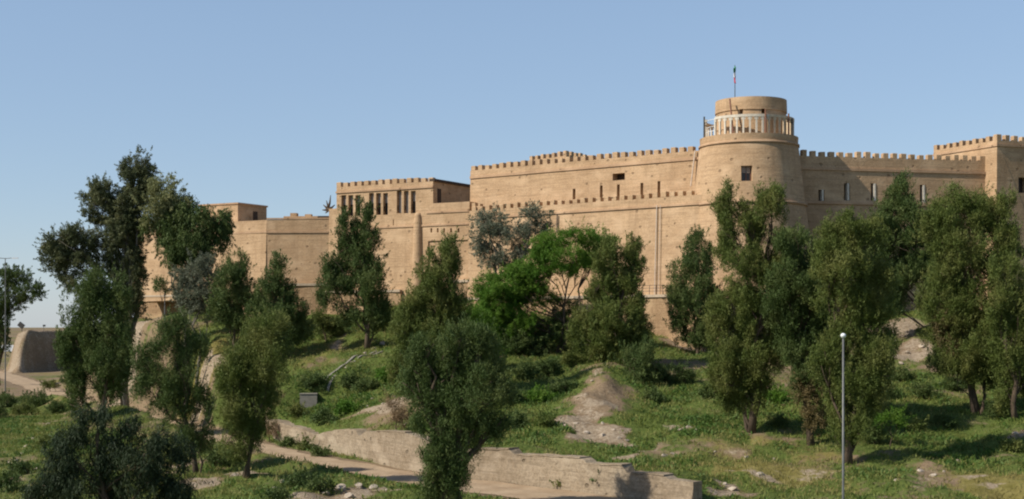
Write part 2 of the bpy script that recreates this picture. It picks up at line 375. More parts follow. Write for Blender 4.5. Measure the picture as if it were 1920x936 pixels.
# ------------------------------------------------------------------ foliage
def unit(v): return v / np.maximum(np.linalg.norm(v, axis=1), 1e-6)[:, None]
def leaves(lobes, mode, size, dens, cl=1.0, r=rng):
    """lobes: list of (centre xyz, radii xyz). A lobe is several boughs, a bough many twig clumps; blades lie on the outside of
    their clump, and thin sprays stick out of the outline. Returns (n,4,3)."""
    Q = []; ZU = np.array([0, 0, 1.0]); st = np.array([1, 1, {'up': 1.6, 'droop': 1.5, 'mix': 1.1}[mode]])
    lean = {'up': .85, 'droop': -1.1, 'mix': .15}[mode]
    def emit(p, u, d):
        n = len(p)
        dr = unit(u * .45 + ZU * lean + d * .25 + r.normal(size=(n, 3)) * .55)
        sd = unit(np.cross(dr, u + r.normal(size=(n, 3)) * .45))
        L = size[0] * (.55 + .9 * r.random((n, 1))); Wd = size[1] * (.6 + .8 * r.random((n, 1)))
        b = p - dr * L * .5; t = p + dr * L * .5; mid = p - dr * L * .05
        Q.append(np.stack([b, mid + sd * Wd * .5, t, mid - sd * Wd * .5], 1))
    for c, rad in lobes:
        c = np.array(c); rad = np.array(rad); la = size[0] * size[1] * .5
        ns = 7 + int(r.integers(0, 4)); sd_ = unit(r.normal(size=(ns, 3)) + ZU * (.25 if mode == 'up' else 0))
        boughs = [(c + q * rad * r.uniform(.52, .86), rad * r.uniform(.30, .50) * np.array([1, 1, 1.25 if mode != 'mix' else 1])) for q in sd_]
        boughs.append((c, rad * .55))
        w = np.array([b[1][0] * b[1][2] for b in boughs]); w[-1] *= .6; w = w / w.sum()
        area = math.pi * rad[0] * rad[2]; total = dens * area / la
        for (bc, br_), f in zip(boughs, w):
            a = math.pi * br_[0] * br_[2]; ncl = max(5, int(13 * a / (cl * cl)))
            d = unit(r.normal(size=(ncl, 3))); rr = r.random(ncl) ** .36
            cc = bc + d * rr[:, None] * br_ * (.86 + .28 * r.random((ncl, 1)))
            cr = cl * (.17 + .30 * r.random(ncl) ** 1.6); wg = cr ** 2 / (cr ** 2).mean()
            idx = np.repeat(np.arange(ncl), np.maximum(4, total * f / ncl * wg).astype(int)); n = len(idx)
            u = unit(r.normal(size=(n, 3)) + d[idx] * .35 + ZU * .15)
            off = u * (r.random((n, 1)) ** .5 + .12 * r.normal(size=(n, 1))) * cr[idx][:, None] * st
            emit(cc[idx] + off, u, d[idx])
        # sprays
        nw = max(5, int(3.2 * area / cl)); d = unit(r.normal(size=(nw, 3)) + ZU * .35); per = 26
        p0 = c + d * rad * (.9 + .12 * r.random((nw, 1))); ln = cl * (.35 + .75 * r.random((nw, 1)))
        dv = unit(d * .8 + ZU * {'up': .9, 'droop': -.7, 'mix': .2}[mode] + r.normal(size=(nw, 3)) * .3)
        t = r.random((nw, per, 1)); p = (p0[:, None] + dv[:, None] * t * ln[:, None] + r.normal(size=(nw, per, 3)) * .11 * (1.15 - t)).reshape(-1, 3)
        emit(p, unit(r.normal(size=p.shape)), np.repeat(dv, per, 0))
    return np.concatenate(Q)
def limb_pts(a, b, n, bend, r=random):
    a = Vector(a); b = Vector(b); L = (b - a).length
    return [a.lerp(b, i / n) + Vector((r.uniform(-1, 1), r.uniform(-1, 1), r.uniform(-.3, .6))) * bend * L * math.sin(math.pi * i / n) for i in range(n + 1)]
TREES = []
def tree(name, label, cat, base, d, lobes, mat, mode='up', leaf=(.42, .085), dens=4.2, tr=.16, bark='bark', stems=1, group='trees on the castle hill', cl=1.0, low=None, depth=.95, part=('trunk', 'crown')):
    """lobes: (px, py, rx, ry[, dy]) outline sizes in photo pixels at distance d; dy metres towards the castle."""
    bx = X(base, d); bz = tz(bx, d)
    e = empty(name, (bx, d, bz), label, cat, group)
    k = d / F; W_ = []; leaf = (leaf[0] * .54, leaf[1] * .66); dens = dens * 1.25
    rr = np.random.default_rng(int(base * 7 + d)); random.seed(int(base * 3 + d))
    for i, l in enumerate(lobes):
        dy = l[4] if len(l) > 4 else rr.uniform(-.55, .55) * l[2] * k
        W_.append(((X(l[0], d), d + dy, Z(l[1], d)), (l[2] * k * 1.1, l[2] * k * depth * 1.1, l[3] * k * 1.05)))
    top = max(w[0][2] + w[1][2] * .3 for w in W_)
    bm = bmesh.new(); org = Vector((bx, d, bz - .5))
    hs = sorted(W_, key=lambda w: -w[0][2])
    tops = [hs[0][0]] if stems == 1 else [w[0] for w in hs[:stems]]
    axes = []
    for s_, tp in enumerate(tops):
        o = org + Vector(((s_ - (stems-1)/2) * tr * 1.2, random.uniform(-.5, .5) * tr, 0))
        pts = limb_pts(o, tp, 7, .045); rads = [tr * (1.35 if i == 0 else 1 - .88 * i / 7) / (1 if stems == 1 else 1.25) for i in range(8)]
        tube(bm, pts, rads, 9); axes.append(pts)
    for c, rad in W_:
        ax = min(axes, key=lambda P: abs(P[-1].x - c[0]))
        f = max(.12, min(.8, (c[2] - org.z - rad[2] * .7) / max(.5, top - org.z) * .8)); i = int(f * 7)
        st = ax[i]; en = Vector(c) + Vector((0, 0, rad[2] * .45))
        r0 = tr * (.62 - .5 * f)
        lp = limb_pts(st, en, 5, .07); tube(bm, lp, [r0 * (1 - .17 * q) for q in range(6)], 6)
        for _ in range(4):
            a = lp[random.randint(2, 5)]; q = Vector((random.gauss(0, 1), random.gauss(0, 1), random.gauss(.2, 1))).normalized()
            tube(bm, limb_pts(a, Vector(c) + Vector((q.x * rad[0], q.y * rad[1], q.z * rad[2])) * .85, 3, .08), [r0 * .4, r0 * .28, r0 * .2, r0 * .1], 5)
    bm_obj(part[0], bm, M[bark], e, smooth=True)
    V = leaves(W_, mode, leaf, dens, cl, rr)
    link(part[1], quads(part[1], V), M[mat], e)
    if low:
        W2 = [((X(l[0], d), d - .3, Z(l[1], d)), (l[2] * k, l[2] * k * depth, l[3] * k)) for l in low[1]]
        nm = low[2] if len(low) > 2 else 'dry_branches'; link(nm, quads(nm, leaves(W2, 'mix', leaf, dens * (1 if len(low) > 2 else .7), cl, rr)), M[low[0]], e)
    TREES.append((label, base, 612 + (CZ - bz) * F / d)); return e
exec_trees = True
tree('tree', 'dark round-topped tree cut off by the left edge of the photo', 'tree', -4, 238,
     [(12,520,22,22),(38,520,20,18),(55,548,26,18),(20,565,26,25),(0,600,20,40),(72,545,12,14),(-25,560,35,50),(2,640,14,30)], 'leaf_dark', 'mix', (.6,.15), 3.2, .4)
tree('tall_tree', 'tallest dark tree at far left with limbs spreading left against the sky', 'tree', 236, 150,
     [(263,308,22,24),(245,320,20,24),(262,335,26,30),(256,362,30,36),(226,420,26,44),(238,395,30,40),(240,440,32,40),(236,490,26,50),(234,545,24,50),(192,362,24,28),(172,372,18,30),(180,402,24,20),(205,392,22,28),(160,440,34,22),(122,462,36,32),(112,492,30,34),(145,490,34,30),(130,525,22,18),(185,455,28,26),(196,490,24,30),(244,590,24,44),(228,625,22,36),(252,520,20,44),(246,460,26,40)],
     'leaf_euc', 'mix', (.48,.12), 4.4, .42, 'bark_gray')
tree('eucalyptus_tree', 'drooping eucalyptus with yellowish upper left crown, beside the small roof hut', 'tree', 352, 149,
     [(340,395,26,30),(300,430,28,34),(350,400,26,26),(362,440,40,44),(395,425,34,34),(412,440,22,40),(340,475,36,38),(385,480,32,36),(320,460,22,40)],
     'leaf_dark', 'droop', (.55,.12), 3.6, .3, 'bark_gray', low=('leaf_yellow', [(312,355,34,26),(290,385,36,32),(325,385,32,32),(285,415,24,24)], 'upper_crown'))
tree('olive_tree', 'grey-green olive tree with silvery leaves under the drooping eucalyptus', 'tree', 372, 146,
     [(372,505,34,26),(345,535,28,30),(385,540,34,36),(362,575,34,28),(400,575,22,28)], 'leaf_gray', 'mix', (.42,.12), 2.8, .2, 'bark_gray')
tree('tree', 'broad dense green tree in front of the tallest dark tree', 'tree', 192, 128,
     [(195,545,42,38),(160,575,38,40),(215,590,38,44),(150,630,40,44),(200,650,44,50),(130,655,22,40),(225,690,26,40),(160,700,34,46),(205,720,26,40),(140,750,20,36)], 'leaf_dark', 'up', (.42,.10), 4.0, .28)
tree('tree', 'loose feathery tree beside the dirt road, left of the forked olive-green one', 'tree', 370, 93,
     [(325,612,32,24),(312,645,34,30),(350,660,34,32),(268,680,24,26),(385,655,16,18),(292,700,36,30),(345,715,40,40),(270,730,22,26),(325,765,42,34),(375,760,22,34),(350,815,28,36),(385,830,18,36)], 'leaf_dark', 'up', (.34,.062), 3.2, .2)
tree('tree', 'olive-green tree with thin forked trunk at the roadside, right of the loose feathery one', 'tree', 460, 88.5,
     [(505,630,40,34),(470,650,34,32),(435,680,34,34),(515,680,36,40),(475,700,40,40),(432,735,34,40),(500,745,32,44),(455,780,36,40),(480,820,22,40),(440,825,28,40)], 'leaf_olive', 'up', (.34,.062), 3.8, .2, stems=2)
tree('tree', 'slim green tree below the pale left wall, left of a taller pointed one', 'tree', 440, 142,
     [(445,505,22,28),(432,535,32,32),(455,560,32,36),(420,580,30,36),(445,610,36,32)], 'leaf_dark', 'up', (.42,.10), 3.8, .2)
tree('tree', 'pointed green tree below the corner of the pale left wall', 'tree', 520, 141,
     [(521,502,15,24),(512,540,24,30),(530,560,28,30),(490,570,22,34),(515,600,40,34),(550,600,30,36),(545,640,28,24),(495,630,24,24)], 'leaf_dark', 'up', (.42,.10), 3.8, .2)
tree('tree', 'tall narrow two-peaked tree in front of the gallery windows', 'tree', 688, 141,
     [(683,400,14,24),(645,420,12,26),(650,455,24,32),(684,440,24,36),(668,490,38,36),(700,495,24,36),(660,530,32,36),(620,505,16,28),(622,550,22,34),(698,545,32,40),(680,590,40,36),(710,600,24,40)], 'leaf_dark', 'up', (.42,.10), 4.0, .26)
tree('tree', 'leaning olive tree with a thin top, behind the big dark foreground tree', 'tree', 800, 112,
     [(842,462,18,20),(832,490,26,28),(850,500,14,26),(815,530,34,36),(790,560,36,34),(840,560,34,34),(770,600,32,40),(815,610,44,40),(775,660,34,44),(825,660,36,40),(760,625,24,40),(850,590,26,40),(755,690,26,34),(860,640,26,34)], 'leaf_olive', 'up', (.40,.08), 4.0, .22)
tree('tree', 'big dark bushy tree standing in the middle foreground by the road', 'tree', 835, 77.5,
     [(866,632,34,26),(905,655,30,30),(838,665,26,30),(800,660,26,30),(875,690,40,36),(785,695,28,36),(930,690,24,30),(825,720,36,38),(772,730,24,34),(900,735,44,40),(940,745,22,34),(850,765,44,40),(800,780,30,40),(940,800,20,26),(900,800,34,30),(820,830,26,44),(862,830,36,40),(806,870,18,40),(836,890,34,54),(860,880,20,40),(818,925,24,36)], 'leaf_dark', 'up', (.36,.058), 3.7, .5, stems=3)
tree('silvery_tree', 'pale silvery-green tree with two tufted crowns against the main wall', 'tree', 945, 141,
     [(918,415,32,24),(905,445,28,30),(940,450,28,26),(1000,402,26,16),(1015,425,20,22),(990,430,24,22),(925,480,32,24),(985,465,26,24),(960,490,24,18)], 'leaf_gray', 'mix', (.42,.11), 2.5, .22, 'bark_gray', stems=2)
tree('spreading_tree', 'bright green spreading tree with flat open crown below the main wall', 'tree', 1045, 129,
     [(1085,443,42,17),(1045,458,40,22),(1115,462,28,18),(1010,490,34,24),(985,525,40,28),(940,545,36,24),(905,575,28,24),(960,575,40,30),(1010,555,38,26),(1060,492,44,24),(1100,492,36,26),(915,530,22,18),(1030,465,36,22),(1125,450,22,18),(1000,520,40,28),(965,530,36,28),(930,590,36,28),(985,600,36,24),(890,605,26,26),(925,625,32,26),(955,615,30,24),(1140,470,20,22),(905,555,24,20)], 'leaf_bright', 'mix', (.36,.085), 3.8, .2, stems=2)
tree('tree', 'tall dense tree on the bare ridge, right of the bright green one', 'tree', 1152, 121,
     [(1180,468,22,26),(1140,478,26,30),(1190,505,20,26),(1160,520,38,36),(1130,545,28,36),(1175,560,32,40),(1120,590,28,40),(1150,610,44,44),(1190,600,20,44),(1115,650,28,40),(1165,660,44,44),(1105,625,34,44),(1200,640,24,44)], 'leaf_olive', 'up', (.42,.09), 4.2, .26)
tree('tree', 'rounded dark bushy tree at the foot of the ridge tree, above a shaded slope', 'tree', 1195, 116,
     [(1185,690,36,34),(1210,680,24,34),(1195,720,36,26)], 'leaf_dark', 'up', (.42,.09), 3.6, .16)
tree('tree', 'smaller tree in front of the pale drainpipe wall, left of the round tower', 'tree', 1308, 131,
     [(1312,458,22,26),(1300,490,26,28),(1325,500,18,34),(1270,530,18,30),(1310,540,32,34),(1265,570,18,30),(1290,580,30,36),(1335,570,30,36),(1320,610,32,26),(1275,612,20,24),(1300,632,30,20),(1330,640,20,18)], 'leaf_dark', 'up', (.42,.09), 3.5, .2)
tree('tall_tree', 'tallest slope tree with three crown tips, directly in front of the round tower', 'tree', 1408, 100,
     [(1357,378,20,28),(1360,410,22,24),(1448,370,26,22),(1440,400,28,24),(1395,410,30,24),(1378,450,36,34),(1425,450,34,36),(1470,470,36,34),(1395,500,40,40),(1440,510,30,34),(1400,555,44,40),(1375,600,40,44),(1420,620,38,44),(1365,660,34,40),(1400,680,44,44),(1350,705,28,44),(1375,735,30,36),(1425,735,26,36),(1395,740,24,30),(1480,530,26,44),(1472,590,24,44),(1455,660,24,44),(1345,600,24,40)], 'leaf_olive', 'up', (.38,.07), 4.3, .27)
tree('tree', 'tree with browning lower branches, just left of the lamp post', 'tree', 1522, 98,
     [(1490,460,34,30),(1520,490,34,36),(1490,525,40,40),(1525,560,38,44),(1485,590,36,44),(1520,630,40,44),(1490,650,30,44),(1530,690,30,44),(1465,600,28,44),(1455,540,28,36),(1500,700,26,34),(1545,640,26,44),(1545,580,26,44)], 'leaf_dark', 'up', (.38,.07), 4.2, .24, low=('leaf_lowdry', [(1518,745,30,40),(1525,790,24,30),(1505,720,20,30)]))
tree('tree', 'broad dense tree standing right behind the lamp post', 'tree', 1590, 92,
     [(1580,430,36,28),(1555,465,34,32),(1610,465,36,36),(1640,440,20,24),(1580,510,48,40),(1630,520,36,44),(1570,560,36,44),(1610,590,48,48),(1650,590,24,44),(1590,650,42,48),(1630,670,36,48),(1585,720,28,48),(1625,740,36,46),(1600,790,34,40),(1570,750,28,46),(1640,700,30,44),(1590,820,26,26),(1660,540,24,44),(1655,640,22,44),(1545,690,24,44)], 'leaf_olive', 'up', (.36,.066), 4.3, .27)
tree('tree', 'tree farther up the slope whose tip covers the slit windows, between two larger ones', 'tree', 1756, 133,
     [(1692,350,16,22),(1680,380,24,24),(1708,390,24,30),(1655,410,24,28),(1690,430,36,34),(1660,460,34,36),(1720,455,26,40),(1700,500,38,36),(1680,535,36,34),(1725,520,34,44),(1650,520,30,40),(1740,480,28,40),(1670,580,26,28),(1640,450,26,40),(1745,430,22,40),(1660,540,30,40)], 'leaf_dark', 'up', (.42,.09), 4.2, .24)
tree('tree', 'largest dense tree at right, in front of the corner tower', 'tree', 1832, 106,
     [(1785,378,32,24),(1835,385,34,26),(1880,385,22,26),(1765,415,30,34),(1815,425,42,36),(1865,430,34,38),(1790,470,44,40),(1850,490,42,44),(1775,520,34,40),(1820,545,46,44),(1790,590,40,44),(1840,610,38,44),(1775,640,34,36),(1820,660,46,40),(1800,700,36,34),(1850,690,34,40),(1770,670,30,34),(1865,640,30,44),(1745,560,24,44),(1742,450,24,40),(1890,450,24,44),(1880,560,28,44)], 'leaf_olive', 'up', (.38,.072), 4.3, .3, low=('leaf_lowdry', [(1765,610,20,30),(1780,660,18,24)]))
tree('tree', 'slender hanging tree at the right edge of the photo', 'tree', 1905, 103,
     [(1885,520,30,34),(1900,560,28,36),(1870,590,26,40),(1905,620,30,44),(1880,660,26,44),(1910,700,24,44),(1885,735,18,40),(1930,600,34,80),(1940,700,30,60)], 'leaf_olive', 'up', (.38,.072), 3.4, .22)
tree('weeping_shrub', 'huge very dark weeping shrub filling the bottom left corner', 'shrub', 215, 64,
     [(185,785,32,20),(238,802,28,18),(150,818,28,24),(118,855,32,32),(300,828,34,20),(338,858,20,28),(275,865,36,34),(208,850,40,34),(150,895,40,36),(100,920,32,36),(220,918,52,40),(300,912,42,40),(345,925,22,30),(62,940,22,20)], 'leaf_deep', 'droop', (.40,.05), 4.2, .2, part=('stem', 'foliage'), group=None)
tree('shrub', 'dark green shrub mass spreading under the bright green tree', 'shrub', 960, 130,
     [(985,640,44,30),(1025,620,36,32),(1060,600,30,34),(955,655,36,26),(1005,655,36,22),(1075,640,24,26)], 'leaf_dark', 'mix', (.40,.10), 3.4, .12, part=('stem', 'foliage'), group='shrubs on the slope')
tree('shrub', 'round low green bush left of the two-peaked tree', 'shrub', 614, 148,
     [(600,602,20,18),(625,606,22,18),(612,615,30,14)], 'leaf_olive', 'mix', (.36,.10), 3.2, .1, part=('stem', 'foliage'), group='shrubs on the slope')
tree('dry_shrub', 'brown leafless bush on the pale earth mound beside the foreground tree', 'shrub', 745, 104,
     [(740,765,22,24),(752,785,20,18)], 'leaf_brown', 'mix', (.34,.05), 1.6, .06, part=('stem', 'twigs'), group='dry shrubs')
tree('dry_shrub', 'brown dry bush at the left end of the retaining wall', 'shrub', 506, 121,
     [(503,800,16,16),(512,808,12,12)], 'leaf_brown', 'mix', (.34,.05), 1.8, .06, part=('stem', 'twigs'), group='dry shrubs')
tree('sapling', 'small light green sapling in the deep shade right of the lamp post', 'tree', 1668, 97,
     [(1672,778,20,14),(1650,790,16,14),(1690,792,16,12)], 'leaf_bright', 'mix', (.3,.08), 1.7, .05)
tree('tree', 'half-hidden dark tree behind the left roadside trees', 'tree', 226, 138,
     [(225,640,24,30),(235,680,22,34),(215,715,24,34)], 'leaf_dark', 'up', (.4,.09), 3.0, .14)
tree('tree', 'short tree in the gap between the bright green tree and the foreground tree', 'tree', 900, 122,
     [(885,610,30,30),(905,640,32,30),(880,650,28,30),(920,670,26,26)], 'leaf_bright', 'up', (.38,.09), 3.2, .14)
tree('sapling', 'small dark sapling top beside the small lamp at the left wall', 'tree', 303, 172,
     [(303,532,14,12),(298,540,10,8),(318,545,10,8)], 'leaf_dark', 'mix', (.4,.1), 2.2, .06)
for px, py, rx, ry, mt in ((560,772,20,14,'leaf_olive'),(612,782,26,16,'leaf_dark'),(650,765,24,15,'leaf_bright'),(690,722,26,16,'leaf_dark'),(735,705,26,18,'leaf_bright'),(770,735,22,16,'leaf_dark'),(655,715,22,14,'leaf_dark'),(590,715,26,16,'leaf_dark'),
    (985,700,30,20,'leaf_dark'),(1030,690,28,20,'leaf_dark'),(1075,675,24,18,'leaf_olive'),(960,745,28,18,'leaf_dark'),(1010,745,26,16,'leaf_bright'),(1055,725,24,16,'leaf_dark'),(975,795,26,18,'leaf_dark'),(1025,790,20,14,'leaf_olive'),
    (1240,700,28,18,'leaf_dark'),(1285,705,26,18,'leaf_dark'),(1225,745,22,14,'leaf_dark'),(1455,745,22,16,'leaf_bright'),(1330,735,20,14,'leaf_dark'),(1660,735,26,18,'leaf_dark'),(1735,735,26,16,'leaf_dark'),(1770,790,24,15,'leaf_dark'),(1720,800,22,14,'leaf_olive'),(1640,820,22,18,'leaf_dark'),(1870,770,24,20,'leaf_dark'),(1735,625,18,12,'leaf_olive'),
    (540,830,16,11,'leaf_dark'),(575,838,14,9,'leaf_olive'),(600,850,18,9,'leaf_dark'),(1130,905,14,18,'leaf_dark'),(1060,912,22,8,'leaf_olive'),(560,905,30,18,'leaf_dark'),(600,912,26,14,'leaf_dark'),(415,862,26,18,'leaf_dark'),(15,752,40,16,'leaf_dark'),(70,752,34,16,'leaf_dark'),(110,765,22,14,'leaf_dark'),(-10,775,30,16,'leaf_dark'),(45,770,26,12,'leaf_olive'),(95,722,16,9,'leaf_olive'),(130,712,18,12,'leaf_dark'),(90,830,24,14,'leaf_olive'),(480,660,30,20,'leaf_olive'),(330,860,20,14,'leaf_olive'),(520,930,26,12,'leaf_dark'),(1690,705,26,16,'leaf_dark'),(1620,770,20,16,'leaf_dark'),(1790,720,26,16,'leaf_dark'),(1560,790,18,14,'leaf_olive'),(1460,790,20,12,'leaf_dark'),(1900,840,24,14,'leaf_olive'),(40,880,30,16,'leaf_dark'),(20,910,34,18,'leaf_dark')):
    g = ground(px, py + ry * .7)
    tree('shrub', 'low leafy shrub among the undergrowth of the slope', 'shrub', px, g.y, [(px - rx * .45, py, rx * .6, ry * .8), (px + rx * .4, py + ry * .1, rx * .6, ry * .75), (px, py - ry * .25, rx * .55, ry * .75)], mt, 'mix', (.34, .10), 3.0, .06, part=('stem', 'foliage'), group='low undergrowth shrubs', cl=.8)
for t in TREES: print('TREE base', t[1], 'py %.0f' % t[2], t[0][:50])

# ------------------------------------------------------------------ grass and weeds (stuff)
def scatter(n, box_, dfun, seed):
    r = np.random.default_rng(seed); x = r.uniform(box_[0], box_[1], n); y = r.uniform(box_[2], box_[3], n)
    # keep what the photograph's surroundings show: a wedge wider than the frame
    ok = (np.abs(x) < y * .44 + 4) & (poly_sd(RW, x, y)[0] > .5)
    x, y = x[ok], y[ok]; w = dfun(x, y); ok = r.random(len(x)) < w; return x[ok], y[ok], r
def blades(name, x, y, r, per, size, spread, mat, lean=.5):
    n = len(x) * per; X_ = np.repeat(x, per) + r.normal(size=n) * spread; Y_ = np.repeat(y, per) + r.normal(size=n) * spread
    Z_ = T(X_, Y_); p = np.stack([X_, Y_, Z_], -1)
    d = unit(np.stack([r.normal(size=n) * lean, r.normal(size=n) * lean, np.ones(n)], -1)); s = unit(np.cross(d, r.normal(size=(n, 3))))
    L = size[0] * (.5 + r.random((n, 1))); w = size[1] * (.6 + .8 * r.random((n, 1)))
    V = np.stack([p - d * .04, p + d * L * .5 + s * w * .5, p + d * L, p + d * L * .5 - s * w * .5], 1)
    return tag(link(name, quads(name, V), mat), kind='stuff')
bx_ = (-75, 62, 70, 165)
M['grass_green'] = leaf_mat('fresh_grass', (.088, .135, .022), (.195, .22, .046), (.25, .235, .072), .35)
M['grass_dry'] = leaf_mat('yellow_grass', (.20, .17, .05), (.33, .27, .105), (.28, .25, .08), .35)
M['weed'] = leaf_mat('leafy_weeds', (.052, .112, .020), (.115, .19, .038), (.15, .20, .055), .35)
def dg(x, y):
    a, b, c = cover(x, y); return np.clip((a - .25) * 1.3, 0, 1) * (1 - c)
def dd_(x, y):
    a, b, c = cover(x, y); return np.clip(b - .22, 0, 1) * 1.2 * (1 - c)
def dw(x, y):
    a, b, c = cover(x, y); return np.clip(a - .72, 0, 1) * 2.4 * (1 - c) * np.clip(fbm(x, y, .5, 77) + .6, 0, 1)
x, y, r = scatter(90000, bx_, dg, 1); blades('grass', x, y, r, 5, (.26, .065), .24, M['grass_green'], .7)
x, y, r = scatter(60000, bx_, dd_, 2); blades('dry_grass', x, y, r, 4, (.28, .05), .2, M['grass_dry'], .5)
x, y, r = scatter(60000, bx_, dw, 3); blades('weeds', x, y, r, 14, (.34, .10), .28, M['weed'], 1.0)

# ------------------------------------------------------------------ castle
castle = empty('castle', (12, 150, 12), 'long sand-coloured brick castle with battlements and a round tower on the hilltop', 'castle')
class Line:                                             # a wall face in plan, left end to right end
    def __init__(s, p0, p1):
        s.p0 = Vector((*p0, 0)); s.p1 = Vector((*p1, 0)); s.L = (s.p1 - s.p0).length
        s.t = (s.p1 - s.p0) / s.L; s.n = Vector((s.t.y, -s.t.x, 0)); s.a = math.atan2(s.t.y, s.t.x)
    def P(s, u, out, z): v = s.p0 + s.t * u + s.n * out; return Vector((v.x, v.y, z))
    def u(s, px):                                       # length along the face seen at a photo column
        k = (px - 960) / F; return (k * s.p0.y - s.p0.x) / (s.t.x - k * s.t.y)
    def z(s, px, py): return Z(py, s.P(s.u(px), 0, 0).y)
def slab(bm, ln, u0, u1, o0, o1, z0, z1, batter=0, sub=0):   # o0 back, o1 front
    b = batter * (z1 - z0)
    prism(bm, [ln.P(u0, o1 + b, z0), ln.P(u1, o1 + b, z0), ln.P(u1, o0, z0), ln.P(u0, o0, z0)],
              [ln.P(u0, o1, z1), ln.P(u1, o1, z1), ln.P(u1, o0, z1), ln.P(u0, o0, z1)])
def cut(o, bm):                                         # carve recesses out of a wall
    bmesh.ops.recalc_face_normals(bm, faces=bm.faces)
    me = bpy.data.meshes.new('cutter'); bm.to_mesh(me); bm.free(); c = bpy.data.objects.new('cutter', me); col.objects.link(c)
    c.parent = o.parent; c.location = o.location
    md = o.modifiers.new('cut', 'BOOLEAN'); md.object = c; md.operation = 'DIFFERENCE'; md.solver = 'EXACT'
    bpy.context.view_layer.update(); dg_ = bpy.context.evaluated_depsgraph_get()
    new = bpy.data.meshes.new_from_object(o.evaluated_get(dg_)); o.modifiers.clear(); old = o.data; o.data = new
    new.name = old.name; bpy.data.meshes.remove(old); bpy.data.objects.remove(c)
def part(name, bm, mat, parent=castle, smooth=False): return bm_obj(name, bm, M[mat], parent, smooth=smooth)
MER = {}
def merlons(ln, u0, u1, z, w, gap, h, depth, parent, out=0.0, mat='brick', name='merlon'):
    key = (w, h, depth)
    if key not in MER:
        bm = bmesh.new(); box(bm, (0, 0, 0), w, depth, h * .9); 
        prism(bm, [(-w/2+.0, -depth/2, h*.9+.002), (w/2, -depth/2, h*.9+.002), (w/2, depth/2, h*.9+.002), (-w/2, depth/2, h*.9+.002)],
                  [(-w*.46, -depth*.46, h), (w*.46, -depth*.46, h), (w*.46, depth*.46, h), (-w*.46, depth*.46, h)])
        bmesh.ops.recalc_face_normals(bm, faces=bm.faces)
        me = bpy.data.meshes.new('merlon'); bm.to_mesh(me); bm.free(); me.materials.append(M[mat]); MER[key] = me
    n = int((u1 - u0 + gap) / (w + gap)); stp = (u1 - u0 - w) / max(1, n - 1)
    for i in range(n):
        o = link(name, MER[key], None, parent, ln.P(u0 + w/2 + i * stp, out - depth/2, z + random.uniform(-.05, .02)))
        o.rotation_euler = (random.uniform(-.02, .02), random.uniform(-.03, .03), ln.a + random.uniform(-.03, .03)); o.scale = (random.uniform(.9, 1.06), 1, random.uniform(.80, 1.08))
def course(ln, u0, u1, z, parent, out=0.0, h=.28, pr=.14, mat='brick_trim'):
    bm = bmesh.new(); slab(bm, ln, u0, u1, out - .2, out + pr, z, z + h); part('string_course', bm, mat, parent)

# -- plan lines
TC = Vector((X(1404, 142), 142, 0)); TX, TY = TC.x, TC.y
UP = Line((X(882, 162), 162), (X(1318, 143), 143))                   # upper main wall
LO = Line((X(880, 159.6), 159.6), (X(1318, 139.6), 139.6))            # lower main wall, in front of it
CD = Line((X(617, 170), 170), (X(880.5, 160), 160))                   # gallery wall
BB = Line((X(500, 170.6), 170.6), (X(617, 170.05), 170.05))             # darker left section
AA = Line((X(258, 181), 181), (X(500, 170.6), 170.6))                 # far left section
RT = Line((X(1478, 142.6), 142.6), (49.65, 147.5))                    # right wall
C0 = (50.35, 146.0)
RL = Line((C0[0] - 4.0, C0[1] + 8.6), C0)                            # corner tower, left face
RR = Line(C0, (C0[0] + 9.5, C0[1] + 3.6))                            # corner tower, right face

# -- upper main wall
zt = 27.92
bm = bmesh.new(); slab(bm, UP, 0, UP.L, -2.2, 0, 12, zt, .02); up = part('curtain_wall', bm, 'brick')
cb = bmesh.new(); wn = []
def rec(ln, px0, px1, py0, py1, dep, grow=1.2):
    pm = (px0 + px1) / 2; u0, u1 = ln.u(px0), ln.u(px1); z1, z0 = ln.z(pm, py0), ln.z(pm, py1)
    slab(cb, ln, u0, u1, -dep, grow, z0, z1); return u0, u1, z0, z1
r1 = rec(UP, 1149, 1172, 325, 338, .9)
sl = [rec(UP, a - 2.6, a + 2.6, b, c, .9) for a, b, c in ((1077, 354, 374), (1128, 348, 374), (1160, 346, 372), (1204, 343, 368), (1236, 340, 366))]
cut(up, cb)
def pane(ln, r_, dep, mat, parent, inset=.03, name='window'):
    bm = bmesh.new(); slab(bm, ln, r_[0] + .004, r_[1] - .004, -dep + .004, -dep + .05, r_[2] + .004, r_[3] - .004); return part(name, bm, mat, parent)
pane(UP, r1, .9, 'dark_wood', up)
for q in sl: pane(UP, q, .9, 'dark_wood', up, name='doorway')
course(UP, .0, UP.L, UP.z(1100, 312) - .3, up)
merlons(UP, .1, UP.L - 1.2, zt, .60, .42, .60, .6, up)
bm = bmesh.new()
pts = [UP.P(UP.L - .75, .25, UP.z(1312, 282)), UP.P(UP.L - 1.1, .55, UP.z(1303, 350))]
tube(bm, pts, [.07, .07], 8); part('drainpipe', bm, 'pipe')
# -- citadel roof behind the main wall
CL = Line((X(992, 176), 176), (X(1062, 171), 171)); CR = Line((X(1062, 171), 171), (X(1062, 171) + 7.5, 181))
bm = bmesh.new(); zc = 30.75
a, b, c = CL.p0, CL.p1, CR.p1; d4 = a + (c - b)
prism(bm, [(v.x, v.y, 14) for v in (a, b, c, d4)], [(v.x, v.y, zc) for v in (a, b, c, d4)]); ct = part('rear_tower', bm, 'brick')
merlons(CL, .1, CL.L - .1, zc, .50, .42, .62, .5, ct); merlons(CR, .1, CR.L - .1, zc, .50, .42, .62, .5, ct)
